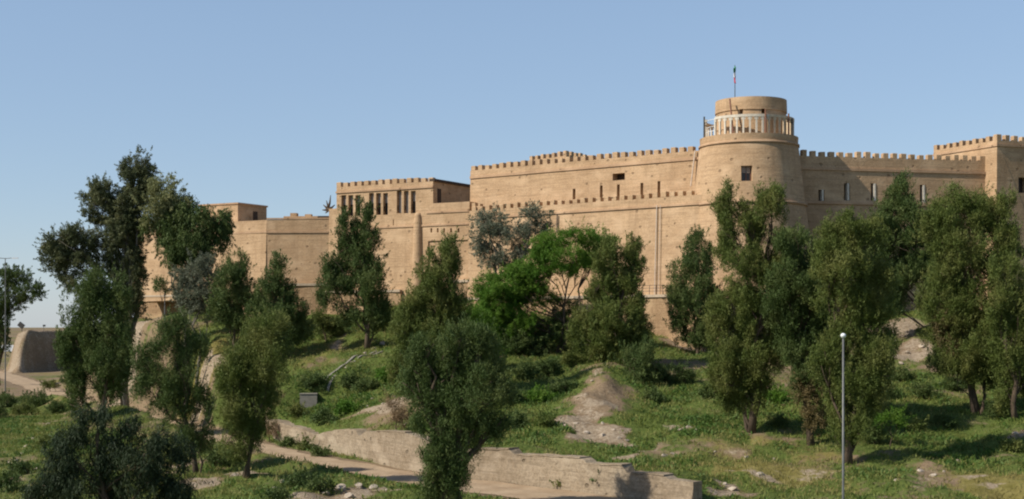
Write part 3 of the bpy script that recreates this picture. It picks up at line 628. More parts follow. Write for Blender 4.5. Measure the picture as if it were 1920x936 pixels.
# -- lower main wall
zl = 23.1
bm = bmesh.new(); slab(bm, LO, 0, LO.L, -2.6, 0, 7.5, zl - .55, .035); slab(bm, LO, 0, LO.L, -.62, 0, zl - .549, zl); lo = part('curtain_wall', bm, 'brick')
merlons(LO, .35, LO.L - 1.3, zl, .60, .42, .53, .6, lo)
course(LO, .3, LO.L, zl - 1.0, lo, 0, .2, .16)
bm = bmesh.new()
for px, y0, y1, r_ in ((1233, 385, 553, .055), (1240, 385, 553, .035)):
    u = LO.u(px); tube(bm, [LO.P(u, .15, LO.z(px, y0)), LO.P(u, .55, LO.z(px, y1))], [r_, r_], 8)
part('drainpipe', bm, 'pipe', lo)
bm = bmesh.new(); u = LO.u(1047); tube(bm, [LO.P(u, .2, LO.z(1047, 403)), LO.P(u, .26, LO.z(1047, 436))], [.07, .07], 8); part('drainpipe', bm, 'iron', lo)
# broken corner at the left end
bm = bmesh.new()
for k, (uu, oo, w, h) in enumerate(((.2, -.2, .5, .9), (.75, -.25, .35, .5), (1.15, -.2, .3, .75))): slab(bm, LO, uu, uu + w, oo - .5, oo, zl + .003, zl + h)
part('broken_parapet', bm, 'brick', lo)
# -- plinth and ledge in front of the lower wall, railing on top
LP = Line(LO.P(.5, 2.2, 0)[:2], LO.P(LO.L, 2.2, 0)[:2])
def plinth(ln, u0, u1, z0, z1, back, mat='plinth', led=True):
    bm = bmesh.new(); n = max(2, int((u1 - u0) / 1.2)); ring0 = []; ring1 = []
    for i in range(n + 1):
        u = u0 + (u1 - u0) * i / n; ring0.append(ln.P(u, .35 + random.uniform(-.12, .12), z0)); ring1.append(ln.P(u, random.uniform(-.07, .07), z1))
    ring0 += [ln.P(u1, -back, z0), ln.P(u0, -back, z0)]; ring1 += [ln.P(u1, -back, z1), ln.P(u0, -back, z1)]
    prism(bm, ring0, ring1); p = part('plinth', bm, mat)
    if led:
        bm = bmesh.new(); slab(bm, ln, u0, u1, -back, .16, z1 + .003, z1 + .28); part('ledge', bm, 'ledge', p)
    return p
pl = plinth(LP, 0, LP.L, 6.5, 12.9, 2.1)
def railing(ln, u0, u1, z, parent):
    bm = bmesh.new(); u = u0
    while u < u1: tube(bm, [ln.P(u, -.3, z), ln.P(u, -.3, z + .95)], [.028, .028], 6); u += .8
    for h in (.35, .65, .93): tube(bm, [ln.P(u0, -.3, z + h), ln.P(u1, -.3, z + h)], [.02, .02], 6)
    part('railing', bm, 'iron', parent)
railing(LP, LP.u(1190), LP.u(1300), 13.18, pl)
# -- gallery wall C and D
bm = bmesh.new(); slab(bm, CD, 0, CD.L, -9, 0, 9, 24.2, .012); cd = part('gallery_wall', bm, 'brick')
cb = bmesh.new(); hol = [rec(CD, a - 1.6, a + 1.6, 428, 436, .35, .6) for a in (809, 821, 833, 846, 860)]
rec(CD, 803, 878, 451, 523, .12, .6); rec(CD, 737, 738.6, 412, 423, .2, .6)
cut(cd, cb)
course(CD, CD.u(800), CD.L, CD.z(840, 399), cd, 0, .2, .12); course(CD, CD.u(700), CD.L, CD.z(840, 423), cd, 0, .2, .14)
bm = bmesh.new(); gz1 = 26.76; u0, u1 = CD.u(631), CD.u(812)
slab(bm, CD, u0, u1, -8.8, .004, 23.6, gz1); ga = part('gallery', bm, 'brick')
wins = []; cb = bmesh.new()
for g, (a, y0, y1) in enumerate(((640, 366, 405), (692, 362, 403), (744, 358, 400))):
    for k in range(3): wins.append(rec(CD, a + k * 13.2, a + k * 13.2 + 9, y0, y1, .55, .6))
# recesses run below the gallery block into the wall as well
cb2 = cb.copy(); cut(ga, cb); cut(cd, cb2)
for i, w in enumerate(wins):
    bm = bmesh.new(); zm = w[2] + (w[3] - w[2]) * (.55 if i < 6 or i == 8 else .03)
    slab(bm, CD, w[0] + .004, w[1] - .004, -.54, -.44, w[2] + .004, zm); wo = part('window', bm, 'dark_glass', ga)
    bm = bmesh.new(); slab(bm, CD, w[0] + .004, w[1] - .004, -.54, -.43, zm + .003, w[3] - .004); part('upper_pane', bm, 'shade_glass', ga)
course(CD, u0 - .05, u1 + .05, gz1 - .75, ga, 0, .22, .14)
merlons(CD, u0, u1, gz1, .66, .32, .58, .55, ga)
GR = Line(CD.P(u1, .004, 0)[:2], CD.P(u1, -8.8, 0)[:2])
bm = bmesh.new(); slab(bm, GR, .0, GR.L + .3, -.5, .2, gz1 + .003, gz1 + .3); part('roof_edge', bm, 'dark_wood', ga)
bm = bmesh.new(); slab(bm, GR, .9, 1.7, -.1, .03, 24.2, 26.0); part('door', bm, 'dark_wood', ga)
# half-round buttress
bm = bmesh.new(); uB = CD.u(784); pB = CD.P(uB, .05, 0)
lathe(bm, pB.x, pB.y, [(1.0, 9), (.72, 15.3), (.5, 22.0), (.40, CD.z(785, 404)), (.28, CD.z(785, 399))], 20); part('buttress', bm, 'brick', castle, True)
PCD = Line(CD.P(-.5, .5, 0)[:2], CD.P(CD.L + .8, .5, 0)[:2])
plinth(PCD, 0, PCD.L * .53, 8, 14.0, .6); plinth(PCD, PCD.L * .70, PCD.L, 8, 15.0, .6)
bm = bmesh.new(); slab(bm, PCD, PCD.L * .5, PCD.L * .75, -3, -.95, 8, 15.2); part('plinth', bm, 'plinth')
# -- sections B and A
bm = bmesh.new(); slab(bm, BB, 0, BB.L, -8, 0, 9, 22.95, .01); bb = part('curtain_wall', bm, 'brick')
course(BB, 0, BB.L, BB.z(560, 437), bb, 0, .22, .13); course(BB, 0, BB.L, BB.z(560, 411), bb, -.02, .16, .08)
PB = Line(BB.P(-.2, .45, 0)[:2], BB.P(BB.L, .45, 0)[:2]); plinth(PB, 0, PB.L, 8, 14.9, .44)
bm = bmesh.new(); slab(bm, BB, 1.6, 6.4, -3.2, -2.0, 22.8, 23.5); slab(bm, BB, 2.4, 3.2, -3.1, -2.1, 23.49, 23.9); slab(bm, BB, 4.2, 5.0, -3.0, -2.2, 23.49, 23.75); part('ruined_wall', bm, 'brick', bb)
bm = bmesh.new(); slab(bm, BB, 6.0, 7.5, -2.6, -1.2, 22.9, 23.45); part('roof_edge', bm, 'dark_wood', bb)
bm = bmesh.new()
prism(bm, [AA.P(-1.15, .55, 13.1), AA.P(AA.L, .3, 13.6), AA.P(AA.L, -7, 13.6), AA.P(-1.0, -7, 13.1)],
          [AA.P(.25, 0, 22.9), AA.P(AA.L, 0, 22.9), AA.P(AA.L, -7, 22.9), AA.P(.25, -7, 22.9)]); aa = part('curtain_wall', bm, 'brick')
course(AA, .1, AA.L + .1, AA.z(470, 438), aa, 0, .22, .13)
course(AA, -1.05, AA.L * .6, 13.75, aa, .38, .22, .16, 'ledge')
bm = bmesh.new(); slab(bm, AA, -4.5, AA.L, -6.8, -4.6, 6, 13.62); part('plinth', bm, 'plinth')
bm = bmesh.new(); slab(bm, AA, AA.L * .55, AA.L, -6, .5, 7, 13.3); part('plinth', bm, 'plinth')
# hut on the roof
HC = Vector((X(446, 176), 176, 0)); hl = HC - AA.t * 6.3; hr = HC - AA.n * 5.6; h4 = hl - AA.n * 5.6
bm = bmesh.new(); prism(bm, [(v.x, v.y, 20) for v in (hl, HC, hr, h4)], [(v.x, v.y, 25.3) for v in (hl, HC, hr, h4)]); hut = part('roof_hut', bm, 'brick')
m_ = (hl + HC + hr + h4) / 4
bm = bmesh.new(); e_ = [(m_ + (v - m_) * 1.04) for v in (hl, HC, hr, h4)]; prism(bm, [(v.x, v.y, 25.303) for v in e_], [(v.x, v.y, 25.5) for v in e_]); part('roof', bm, 'brick_trim', hut)
HR = Line(HC[:2], hr[:2]); bm = bmesh.new(); slab(bm, HR, 2.9, 3.8, -.1, .02, 22.8, 24.6); part('door', bm, 'dark_wood', hut)

# -- round tower
bm = bmesh.new()
def rad(z): return 4.78 + .122 * (29.2 - z)
lathe(bm, TX, TY, [(rad(7), 7), (rad(22.1), 22.1), (rad(25), 25), (rad(28.25), 28.25), (4.88, 28.27), (4.92, 28.89)], 160)
tw = part('round_tower', bm, 'brick', castle, False)
for p in tw.data.polygons: p.use_smooth = abs(p.normal.z) < .6
def ring(z, r0, h, parent, mat='brick_trim', seg=96):
    bm = bmesh.new(); lathe(bm, TX, TY, [(r0, z), (r0, z + h)], seg); o = part('string_course', bm, mat, parent)
    for p in o.data.polygons: p.use_smooth = abs(p.normal.z) < .5
ring(22.0, rad(22.0) + .14, .26, tw); ring(27.95, rad(28.05) + .12, .22, tw)
zw0, zw1 = Z(339, 136.6), Z(310, 136.6); wx = X(1401, 136.6)
cb = bmesh.new(); box(cb, (wx, TY - 5.4, zw0), 1.06, 2.4, zw1 - zw0); cut(tw, cb)
for p in tw.data.polygons: p.use_smooth = False
bm = bmesh.new(); box(bm, (wx, TY - 4.55, zw0 + .005), 1.05, .08, zw1 - zw0 - .01); wi = part('window', bm, 'dark_glass', tw)
bm = bmesh.new()
for q in (-.46, 0, .46): box(bm, (wx + q, TY - 4.64, zw0 + .01), .07, .07, zw1 - zw0 - .02)
part('window_frame', bm, 'brown_post', tw)
bm = bmesh.new(); box(bm, (wx, TY - 4.66, zw0 + (zw1 - zw0) * .55), .9, .03, (zw1 - zw0) * .42); part('upper_pane', bm, 'shade_glass', tw)
# turret above the balcony
bm = bmesh.new(); lathe(bm, TX + .25, TY + .2, [(3.62, 28.8), (3.50, 31.40), (3.60, 31.43), (3.56, 32.70)], 144); tu = part('turret', bm, 'brick')
cb = bmesh.new()
for px in (1391, 1431): xx = X(px, 138.7); box(cb, (xx, TY - 3.3, Z(213, 138.7)), .34, 1.6, .48)
cut(tu, cb)
bm = bmesh.new(); lathe(bm, TX + .25, TY + .2, [(3.0, 32.703), (2.95, 32.74)], 48); part('roof', bm, 'brick_trim', tu)
# balustrade: pale arcade round the balcony
bm = bmesh.new(); br = 4.42; nb = 44; zb = 28.895; zr_ = 30.78
def pol(a, r_, z): return Vector((TX + r_ * math.cos(a), TY + r_ * math.sin(a), z))
def arc_block(bm, a0, a1, r0, r1, z0, z1, n=4):
    bo = [pol(a0 + (a1 - a0) * i / n, r1, z0) for i in range(n + 1)] + [pol(a1 - (a1 - a0) * i / n, r0, z0) for i in range(n + 1)]
    prism(bm, bo, [Vector((v.x, v.y, z1)) for v in bo])
da = 2 * math.pi / nb; zone = lambda a: 0
def deg(a): return math.degrees(a) % 360
bal_w = bmesh.new(); bal_r = bmesh.new(); bal_c = bmesh.new()
for k in range(nb):
    a = k * da; dg2 = deg(a + da / 2)
    if 188 < dg2 < 214: continue                        # open railing at the left
    b_ = bal_c if 283 <= dg2 <= 345 else bal_w if 200 < dg2 < 283 else bal_r
    arc_block(b_, a, a + da, br - .1, br + .1, zr_ - .26, zr_, 3)
    w_ = da * .27
    arc_block(b_, a - w_ / 2, a + w_ / 2, br - .08, br + .08, zb, zr_ - .263, 2)
    # stepped haunches make the arch heads
    arc_block(b_, a + w_ / 2 + .0005, a + da * .30, br - .06, br + .06, zr_ - .52, zr_ - .264, 1)
    arc_block(b_, a + da * .70, a + da - w_ / 2 - .0005, br - .06, br + .06, zr_ - .52, zr_ - .264, 1)
ba = part('balustrade', bal_w, 'plaster', tw); part('balustrade', bal_c, 'cream', tw); part('balustrade', bal_r, 'plaster', tw)
bm = bmesh.new()
for h in (.55, 1.0, 1.7):
    tube(bm, [pol(R(186) + R(28) * i / 6, br, zb + h) for i in range(7)], [.03] * 7, 6)
part('handrail', bm, 'white', tw)
for px, top, ff in ((1325.5, 219, -1), (1371, 183, 1), (1429, 205, 1), (1477, 213, 1), (1486, 222, -1)):
    dx = X(px, 139.4) - TX; rr_ = br + .16; dx = max(-rr_ + .02, min(rr_ - .02, dx)); yy = TY - math.sqrt(rr_ ** 2 - dx ** 2)
    bm = bmesh.new(); tube(bm, [(TX + dx, yy, zb - .3), (TX + dx + (-.22 if px == 1371 else 0), yy + (.9 if px == 1371 else 0), Z(top, yy))], [.09, .08], 8); part('post', bm, 'iron' if ff < 0 else 'brown_post', tw)
# plinth round the tower
bm = bmesh.new(); lathe(bm, TX, TY, [(9.3, 6.5), (8.7, 12.4)], 48); tp = part('plinth', bm, 'plinth')
bm = bmesh.new(); lathe(bm, TX, TY, [(8.8, 12.403), (8.8, 12.65)], 48); part('ledge', bm, 'ledge', tp)

# -- right wall
zr0 = 27.33
bm = bmesh.new(); slab(bm, RT, 0, RT.L, -2.4, 0, 8, zr0, .02); rt = part('curtain_wall', bm, 'brick')
cb = bmesh.new(); ss = []
for a, b, c in ((1538, 356, 374), (1586, 344, 373), (1636, 344, 374), (1682, 332, 372), (1728, 347, 378)):
    u0, u1, u2 = RT.u(a - 4), RT.u(a + 1.6), RT.u(a + 8); z1, z0 = RT.z(a, b), RT.z(a, c + 3)
    f = [RT.P(u0, 1.2, 0), RT.P(u2 + (u2 - u1) * 1.5, 1.2, 0), RT.P(u2, .02 * (zr0 - z0), 0), RT.P(u1, -.8, 0), RT.P(u0, -.8, 0)]
    prism(cb, [(v.x, v.y, z0) for v in f], [(v.x, v.y, z1) for v in f]); ss.append((u0, u1, z0, z1))
cut(rt, cb)
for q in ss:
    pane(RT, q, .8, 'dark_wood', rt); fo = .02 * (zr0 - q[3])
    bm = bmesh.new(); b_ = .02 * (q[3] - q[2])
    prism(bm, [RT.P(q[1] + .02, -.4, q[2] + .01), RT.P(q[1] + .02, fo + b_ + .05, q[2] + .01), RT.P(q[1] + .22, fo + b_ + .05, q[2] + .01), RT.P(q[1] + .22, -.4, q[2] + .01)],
              [RT.P(q[1] + .02, -.4, q[3] - .01), RT.P(q[1] + .02, fo + .05, q[3] - .01), RT.P(q[1] + .22, fo + .05, q[3] - .01), RT.P(q[1] + .22, -.4, q[3] - .01)]); part('lit_reveal_strip', bm, 'plaster', rt)  # added pale strip: sunlight on the slit's right reveal put into its colour
course(RT, 0, RT.L, RT.z(1650, 322), rt, 0, .26, .15); course(RT, 0, RT.L, RT.z(1600, 384), rt, .05, .26, .2)
merlons(RT, 1.5, RT.L - .05, zr0, .54, .46, .58, .55, rt)
RP = Line(RT.P(0, .8, 0)[:2], RT.P(RT.L + 4, .8, 0)[:2]); rp = plinth(RP, 5, RP.L, 6.5, 11.4, .75)
railing(RP, RP.u(1660), RP.u(1760), 11.68, rp)
# -- corner tower
zk = 29.32; bt = 17 * .014
a, b, c = RL.p0, RL.p1, RR.p1; d4 = a + (c - b); off = {0: (-1, 0), 1: (-.6, -.8), 2: (.8, -.6), 3: (.5, .5)}
bm = bmesh.new(); prism(bm, [(v.x + off[i][0] * .35, v.y + off[i][1] * .35, 8) for i, v in enumerate((a, b, c, d4))], [(v.x, v.y, zk) for v in (a, b, c, d4)]); kt = part('corner_tower', bm, 'brick')
cb = bmesh.new(); kw = rec(RR, 1909, 1924, 333, 362, .6, 1.0); cut(kt, cb); pane(RR, kw, .6, 'dark_glass', kt)
course(RL, 0, RL.L + .12, zk - .62, kt, 0, .22, .12); course(RR, 0, RR.L, zk - .62, kt, 0, .22, .12)
merlons(RL, .0, RL.L - .1, zk, .54, .42, .60, .55, kt); merlons(RR, .02, RR.L, zk, .56, .46, .60, .55, kt)

# -- flag on the turret
fp = at(1378, 180, 142.5); fz = 32.74
fl = empty('flagpole', (fp.x, 142.5, fz), 'thin flagpole with a limp tricolour flag on top of the round tower', 'flag')
bm = bmesh.new(); tube(bm, [(fp.x, 142.5, fz), (fp.x, 142.5, Z(122, 142.5))], [.045, .03], 8); part('pole', bm, 'iron', fl)
zz0 = Z(124, 142.5)
for nm, mat, h0, h1 in (('green_band', 'green_cloth', 0, .48), ('white_band', 'white_cloth', .48, 1.0), ('red_band', 'red_cloth', 1.0, 1.55)):
    bm = bmesh.new(); rows = []
    for i in range(5):
        h = h0 + (h1 - h0) * i / 4; rows.append([bm.verts.new((fp.x - .05 + (.34 - .05 * h) * math.sin(j * .9 + h * 1.3) * .5 * (j / 5) ** .4 + .04 * h, 142.5 - .04 - .07 * j + .05 * math.cos(j * 1.7), zz0 - h - .06 * j)) for j in range(6)])
    for i in range(4):
        for j in range(5): bm.faces.new((rows[i][j], rows[i][j+1], rows[i+1][j+1], rows[i+1][j]))
    o = part(nm, bm, mat, fl, True); md = o.modifiers.new('thick', 'SOLIDIFY'); md.thickness = .02
# -- bare tree behind the left wall
b0 = Vector((X(622, 176), 176, 22.0)); bt_ = empty('bare_tree', b0, 'small bare spiky tree rising behind the left wall, next to the gallery', 'tree')
bm = bmesh.new(); q = lambda px, py: at(px, py, 176)
tube(bm, [b0, q(622, 398), q(614, 390)], [.35, .3, .2], 7)
for e2 in ((620, 366), (604, 394), (606, 384), (628, 384), (612, 376), (625, 392), (610, 400)): tube(bm, [q(615, 392), q((615 + e2[0]) / 2 + 1, (392 + e2[1]) / 2 + 1), q(*e2)], [.2, .13, .04], 6)
part('trunk', bm, 'bark', bt_, True)

# ------------------------------------------------------------------ retaining wall along the road
def retaining():
    e = empty('retaining_wall', (RW[3][0], RW[3][1], 0), 'long low rough stone retaining wall with stepped top beside the dirt road', 'wall')
    P = []; acc = 0
    for (a, b) in zip(RW[:-1], RW[1:]):
        n = int(math.hypot(b[0]-a[0], b[1]-a[1]) / .35) + 1
        for k in range(n): P.append((a[0] + (b[0]-a[0]) * k / n, a[1] + (b[1]-a[1]) * k / n))
    P.append(RW[-1]); P = np.array(P)
    for _ in range(6): P[1:-1] = (P[:-2] + 2 * P[1:-1] + P[2:]) / 4
    t = np.gradient(P, axis=0); t /= np.linalg.norm(t, axis=1)[:, None]; nr = np.stack([-t[:, 1], t[:, 0]], -1)   # towards the road
    nr = np.where((nr[:, 1] > 0)[:, None], -nr, nr)
    pxs = 960 + P[:, 0] / P[:, 1] * F
    top_px = [(500, 784), (530, 788), (545, 797), (575, 803), (600, 814), (640, 806), (676, 804), (684, 818), (697, 808), (770, 811), (800, 822), (850, 840), (880, 843), (968, 843), (972, 853), (1104, 859), (1107, 870), (1178, 873), (1182, 886), (1258, 892), (1262, 897), (1310, 902)]
    tpy = np.interp(pxs, [a for a, b in top_px], [b for a, b in top_px])
    zt_ = CZ + (HOR - tpy) / F * P[:, 1] + .05 * noise2(P[:, 0], P[:, 1], 1.7, 61)
    bm = bmesh.new(); cols = []
    for i in range(len(P)):
        c = []; zf = -.6; j = lambda s_: (random.random() - .5) * s_
        for k in range(7):
            f = k / 6; z = zf + (zt_[i] - zf) * f; o = WT + .22 * (1 - f)
            c.append(bm.verts.new((P[i, 0] + nr[i, 0] * (o + j(.12)), P[i, 1] + nr[i, 1] * (o + j(.12)), z + (j(.05) if 0 < k < 6 else 0))))
        for o, z in ((-WT, zt_[i] + j(.08)), (-WT, zf)): c.append(bm.verts.new((P[i, 0] + nr[i, 0] * o, P[i, 1] + nr[i, 1] * o, z)))
        cols.append(c)
    for i in range(len(cols) - 1):
        for k in range(9): bm.faces.new((cols[i][k], cols[i][(k + 1) % 9], cols[i+1][(k + 1) % 9], cols[i+1][k]))
    bm.faces.new(cols[0]); bm.faces.new(cols[-1][::-1])
    bm_obj('stonework', bm, M['rubble'], e)
    # coping stones where the top is still whole
    def cop(px0, px1):
        ids = [i for i in range(len(P)) if px0 <= pxs[i] <= px1]
        bm = bmesh.new(); bo = [(P[i, 0] + nr[i, 0] * (WT + .04), P[i, 1] + nr[i, 1] * (WT + .04), zt_[i] + .01) for i in ids] + [(P[i, 0] - nr[i, 0] * (WT + .05), P[i, 1] - nr[i, 1] * (WT + .05), zt_[i] + .01) for i in ids[::-1]]
        prism(bm, bo, [(v[0], v[1], v[2] + .08) for v in bo]); bm_obj('coping', bm, M['rubble'], e)
    for a, b in ((716, 775), (905, 967), (978, 1102), (1112, 1176), (1188, 1256)): cop(a, b)
retaining()

# ------------------------------------------------------------------ concrete block and channel on the slope
g = ground(577, 765); ob = empty('concrete_block', g, 'small square concrete block at the foot of the sloping water channel', 'block')
bm = bmesh.new(); box(bm, (g.x, g.y + .5, g.z - .6), 1.5, 1.1, 1.75, .12); o = part('block', bm, 'concrete', ob); 
bm = bmesh.new(); box(bm, (g.x, g.y + .5, g.z + 1.153), 1.56, 1.2, .06, .12); part('cap', bm, 'concrete', ob)
c0 = Vector((g.x + 1.3, g.y + 1.6, 0)); c2 = Vector((X(712, 138), 138, 0)); c1 = c0.lerp(c2, .55) + Vector((-.5, .8, 0))
c0.z = tz(c0.x, c0.y); ch = empty('water_channel', c0, 'narrow grey concrete channel climbing the green slope above the block', 'channel')
bm = bmesh.new(); n = 34; L_ = []
for i in range(n + 1):
    f = i / n * 2; p = (c0.lerp(c1, f) if f < 1 else c1.lerp(c2, f - 1)); L_.append((p.x, p.y, tz(p.x, p.y)))
for _ in range(3): L_ = [L_[0]] + [(b[0], b[1], (a[2] + 2 * b[2] + c[2]) / 4) for a, b, c in zip(L_[:-2], L_[1:-1], L_[2:])] + [L_[-1]]
for sgn in (-1, 1):
    t_ = (c2 - c0).normalized(); sd = Vector((t_.y, -t_.x, 0)).normalized() * .30 * sgn
    for i in range(n):
        if sgn == 1 and i in (9, 10, 17, 18, 26): continue
        a_, b__ = Vector(L_[i]) + sd, Vector(L_[i+1]) + sd; w_ = sd.normalized() * .1
        prism(bm, [a_ - w_ - Vector((0,0,.5)), b__ - w_ - Vector((0,0,.5)), b__ + w_ - Vector((0,0,.5)), a_ + w_ - Vector((0,0,.5))], [a_ - w_ + Vector((0,0,.14)), b__ - w_ + Vector((0,0,.14)), b__ + w_ + Vector((0,0,.14)), a_ + w_ + Vector((0,0,.14))])
part('channel_wall', bm, 'concrete', ch)

# ------------------------------------------------------------------ stones
m = N('pale_stone', .9, .15); f = m.noise(3, 5, .7); m.color(m.mix(m.ramp(f, (.3, 0), (.7, 1)), (.27, .21, .15), (.50, .42, .33))); m.bump(f, .06); M['stone'] = m.m
protos = []
for k in range(5):
    bm = bmesh.new(); bmesh.ops.create_icosphere(bm, subdivisions=3, radius=1)
    cuts = [(Vector((random.gauss(0, 1), random.gauss(0, 1), random.gauss(0, 1))).normalized(), random.uniform(.5, .85)) for _ in range(9)]
    for v in bm.verts:
        for n_, h in cuts:
            q_ = v.co.dot(n_)
            if q_ > h: v.co -= n_ * (q_ - h)
        v.co += v.co.normalized() * random.uniform(-.035, .035)
    me = bpy.data.meshes.new('stone'); bm.to_mesh(me); bm.free(); me.materials.append(M['stone']); protos.append(me)
def stone(px, py, s, label, group, flat=.55):
    s *= .6; g = ground(px, py); o = link('stone', random.choice(protos), None, None, (g.x, g.y, g.z + s * flat * .05))
    o.scale = (s * random.uniform(.8, 1.3), s * random.uniform(.7, 1.1), s * flat); o.rotation_euler = (random.uniform(-.2, .2), random.uniform(-.2, .2), random.uniform(0, 6))
    tag(o, label, 'stone', group)
for px, py, s in ((1245,856,.55),(1262,852,.3),(1290,801,.4),(1305,806,.3),(1275,806,.28),(1372,918,.5),(1358,908,.3),(1425,890,.42),(1450,861,.3),(1400,858,.3),(1340,848,.25),(1725,884,.5),(1750,893,.4),(1770,886,.25),(1680,902,.3),(1795,866,.35),(1904,814,.5)):
    stone(px, py, s, 'pale stone lying in the grass of the lower right slope', 'pale stones on the lower right slope')
for px, py, s in ((1728,650,.6),(1700,662,.5),(1740,642,.45),(1675,640,.5),(1690,682,.5),(1660,680,.35),(1835,638,.45)):
    stone(px, py, s, 'pale boulder on the bare bank below the right wall', 'boulders below the right wall')
for px, py, s in ((1080,795,.35),(1100,812,.45),(1130,818,.5),(1160,822,.35),(1150,806,.3),(1130,795,.4),(1060,798,.25),(1175,826,.3),(1128,700,.3),(1140,690,.35),(1110,716,.3)):
    stone(px, py, s, 'pale rubble stone on the bare ridge above the retaining wall', 'rubble on the ridge')
for px, py, s in ((640,918,.75),(610,926,.5),(672,912,.5),(700,916,.45),(725,922,.35),(655,932,.6),(530,905,.5),(560,892,.55),(515,918,.4),(330,882,.5),(300,876,.4),(440,892,.4)):
    stone(px, py, s, 'rock on the rough verge below the dirt road', 'rocks on the road verge', .7)
for px, py, s in ((48,838,.5),(62,824,.45),(30,866,.55),(82,800,.4),(22,882,.4),(70,812,.3),(40,852,.35),(15,868,.3),(90,795,.4),(68,880,.3)):
    stone(px, py, s, 'pale stone in the trail of stones through the grass at far left', 'stone trail at far left')
for px, py, s in ((700,748,.4),(690,762,.3),(740,745,.3),(760,796,.35),(718,758,.3)):
    stone(px, py, s, 'pale stone on the earth mound beside the foreground tree', 'stones on the earth mound')
for px, py, s in ((700,655,.6),(718,645,.7),(685,664,.45),(660,680,.4),(650,690,.4)):
    stone(px, py, s, 'grey rock at the upper end of the water channel', 'rocks at the channel head')

# ------------------------------------------------------------------ lamps, floodlights, fence
lx = X(1581, 60); lz = tz(lx, 60)
lp = empty('street_lamp', (lx, 60, lz), 'tall slim grey lamp post with a small round head in the right foreground', 'street lamp')
bm = bmesh.new(); zt2 = Z(634, 60); tube(bm, [(lx, 60, lz - .2), (lx, 60, lz + 3), (lx, 60, zt2)], [.062, .055, .040], 12); part('pole', bm, 'galv', lp, True)
bm = bmesh.new(); tube(bm, [(lx, 60, lz - .2), (lx, 60, lz + .5)], [.16, .15], 12); part('base', bm, 'galv', lp, True)
bm = bmesh.new(); lathe(bm, lx, 60, [(.05, zt2), (.08, zt2 + .02), (.115, zt2 + .08), (.12, zt2 + .11), (.115, zt2 + .14), (.07, zt2 + .19), (.02, zt2 + .21)], 16); part('lamp_head', bm, 'lamp_glass', lp, True)
g = Vector((X(309, 172), 172, tz(X(309, 172), 172)))
l2 = empty('street_lamp', g, 'small lamp post with one curved white arm below the left wall', 'street lamp')
bm = bmesh.new(); tube(bm, [(g.x, 172, g.z - .2), (g.x, 172, Z(546, 172))], [.09, .06], 10); part('pole', bm, 'galv', l2)
bm = bmesh.new(); tube(bm, [(g.x, 172, Z(547, 172)), (g.x + .6, 172, Z(543, 172)), (g.x + 1.3, 172, Z(545, 172)), (g.x + 1.6, 172, Z(549, 172))], [.05, .05, .05, .05], 8); part('arm', bm, 'white', l2)
bm = bmesh.new(); lathe(bm, g.x + 1.6, 172, [(.1, Z(560, 172)), (.3, Z(556, 172)), (.22, Z(549, 172)), (.06, Z(548, 172))], 14); part('lamp_head', bm, 'lamp_glass', l2)
g = Vector((X(10, 215), 215, tz(X(10, 215), 215)))
l3 = empty('street_lamp', g, 'distant twin-arm lamp post above the crown of the left-edge tree', 'street lamp')
bm = bmesh.new(); tube(bm, [(g.x, 215, g.z - .2), (g.x, 215, Z(484, 215))], [.1, .06], 10); part('pole', bm, 'galv', l3)
for s_ in (-1, 1):
    bm = bmesh.new(); tube(bm, [(g.x, 215, Z(485, 215)), (g.x + s_ * .9, 215, Z(484, 215)), (g.x + s_ * 1.6, 215, Z(484, 215))], [.05, .05, .05], 8); part('arm', bm, 'galv', l3)
    bm = bmesh.new(); box(bm, (g.x + s_ * 1.5, 215, Z(485, 215)), .9, .3, .14); part('lamp_head', bm, 'lamp_glass', l3)
g = Vector((X(41, 309), 309, tz(X(41, 309), 309))); fz_ = tz(g.x, 309)
f1 = empty('floodlight', (g.x, 309, fz_), 'dark tilted floodlight on the edge of the earth mound at far left', 'floodlight')
bm = bmesh.new(); tube(bm, [(g.x, 309, fz_ - .2), (g.x, 309, fz_ + .9)], [.07, .07], 8); part('stand', bm, 'iron', f1)
bm = bmesh.new(); box(bm, (0, 0, -.5), 1.3, .5, 1.0); bmesh.ops.rotate(bm, cent=(0, 0, 0), matrix=Matrix.Rotation(R(38), 3, 'Y'), verts=bm.verts); bmesh.ops.translate(bm, vec=(g.x - .15, 309, fz_ + 1.4), verts=bm.verts); part('housing', bm, 'iron', f1)
g = Vector((X(82, 320), 320, 0)); g.z = tz(g.x, 320)
f2 = empty('floodlight', g, 'tiny grey spotlight on a short stand on top of the earth mound', 'floodlight')
bm = bmesh.new(); tube(bm, [(g.x, 320, g.z - .2), (g.x, 320, g.z + .9)], [.05, .05], 8); part('stand', bm, 'galv', f2)
bm = bmesh.new(); box(bm, (g.x + .1, 320, g.z + .85), .6, .4, .42, .3); part('housing', bm, 'galv', f2)
fd = 560; fe = empty('wall', (X(-10, fd), fd, 0), 'distant low whitewashed wall on the plain at the far left edge', 'wall')
for k in range(6):
    fx = X(-62, fd) + k * 4.2; bm = bmesh.new(); box(bm, (fx, fd, -.3), .5, .5, Z(643, fd) + .3); part('pillar', bm, 'white', fe)
    if k < 5: bm = bmesh.new(); box(bm, (fx + 2.1, fd, -.3), 3.69, .25, Z(647, fd) + .3); part('panel', bm, 'white', fe)
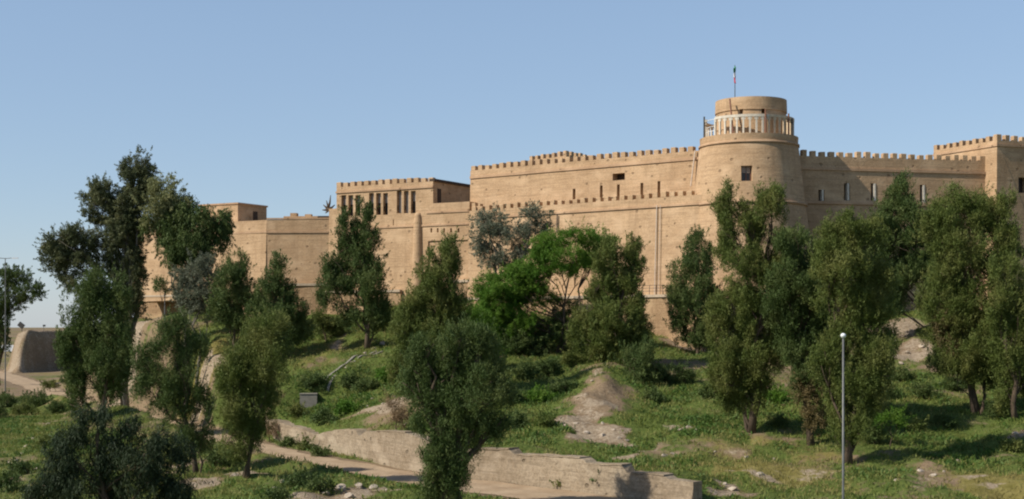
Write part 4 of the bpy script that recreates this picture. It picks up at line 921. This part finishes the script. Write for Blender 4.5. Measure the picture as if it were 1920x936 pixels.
# ------------------------------------------------------------------ camera, light, sky
cam = bpy.data.cameras.new('camera'); co = bpy.data.objects.new('camera', cam); col.objects.link(co)
co.location = (0, 0, CZ); co.rotation_euler = (R(90), 0, 0); cam.sensor_width = 36; cam.lens = 36 * F / 1920; cam.shift_y = (HOR - 468) / 1920
cam.clip_start = .5; cam.clip_end = 20000; S.camera = co
EL = R(40); sx, sy = -.915, -.405; q = math.hypot(sx, sy); sd = Vector((sx / q * math.cos(EL), sy / q * math.cos(EL), math.sin(EL)))
sun = bpy.data.lights.new('sun', 'SUN'); so = bpy.data.objects.new('sun', sun); col.objects.link(so)
sun.energy = 4.9; sun.angle = R(.53); sun.color = (1, .94, .84); so.rotation_euler = sd.to_track_quat('Z', 'Y').to_euler(); so.location = (-60, -20, 80)
w = bpy.data.worlds.new('World'); S.world = w; w.use_nodes = True; nt = w.node_tree; nt.nodes.clear()
sk = nt.nodes.new('ShaderNodeTexSky'); sk.sky_type = 'NISHITA'; sk.sun_disc = False; sk.sun_elevation = EL
sk.sun_rotation = math.atan2(sx, sy); sk.altitude = 60; sk.air_density = 1.0; sk.dust_density = .25; sk.ozone_density = 1.4
bg = nt.nodes.new('ShaderNodeBackground'); bg.inputs[1].default_value = .118; wo_ = nt.nodes.new('ShaderNodeOutputWorld')
mxs = nt.nodes.new('ShaderNodeMix'); mxs.data_type = 'RGBA'; tcw = nt.nodes.new('ShaderNodeTexCoord'); sxw = nt.nodes.new('ShaderNodeSeparateXYZ'); mrw = nt.nodes.new('ShaderNodeMapRange')   # pale haze low down, clear deep sky above
nt.links.new(tcw.outputs['Generated'], sxw.inputs[0]); nt.links.new(sxw.outputs['Z'], mrw.inputs['Value']); nt.links.new(mrw.outputs[0], mxs.inputs[0])
for k_, v_ in (('From Min', .18), ('From Max', .45), ('To Min', .55), ('To Max', .0)): mrw.inputs[k_].default_value = v_
nt.links.new(sk.outputs[0], mxs.inputs[6]); mxs.inputs[7].default_value = (2.45, 3.45, 5.1, 1); nt.links.new(mxs.outputs[2], bg.inputs[0]); nt.links.new(bg.outputs[0], wo_.inputs[0])
S.view_settings.view_transform = 'Standard'; S.view_settings.look = 'None'; S.view_settings.exposure = .15; S.view_settings.gamma = 1
S.render.engine = 'CYCLES'; S.cycles.use_denoising = True; S.cycles.max_bounces = 6; S.cycles.filter_width = 2.1
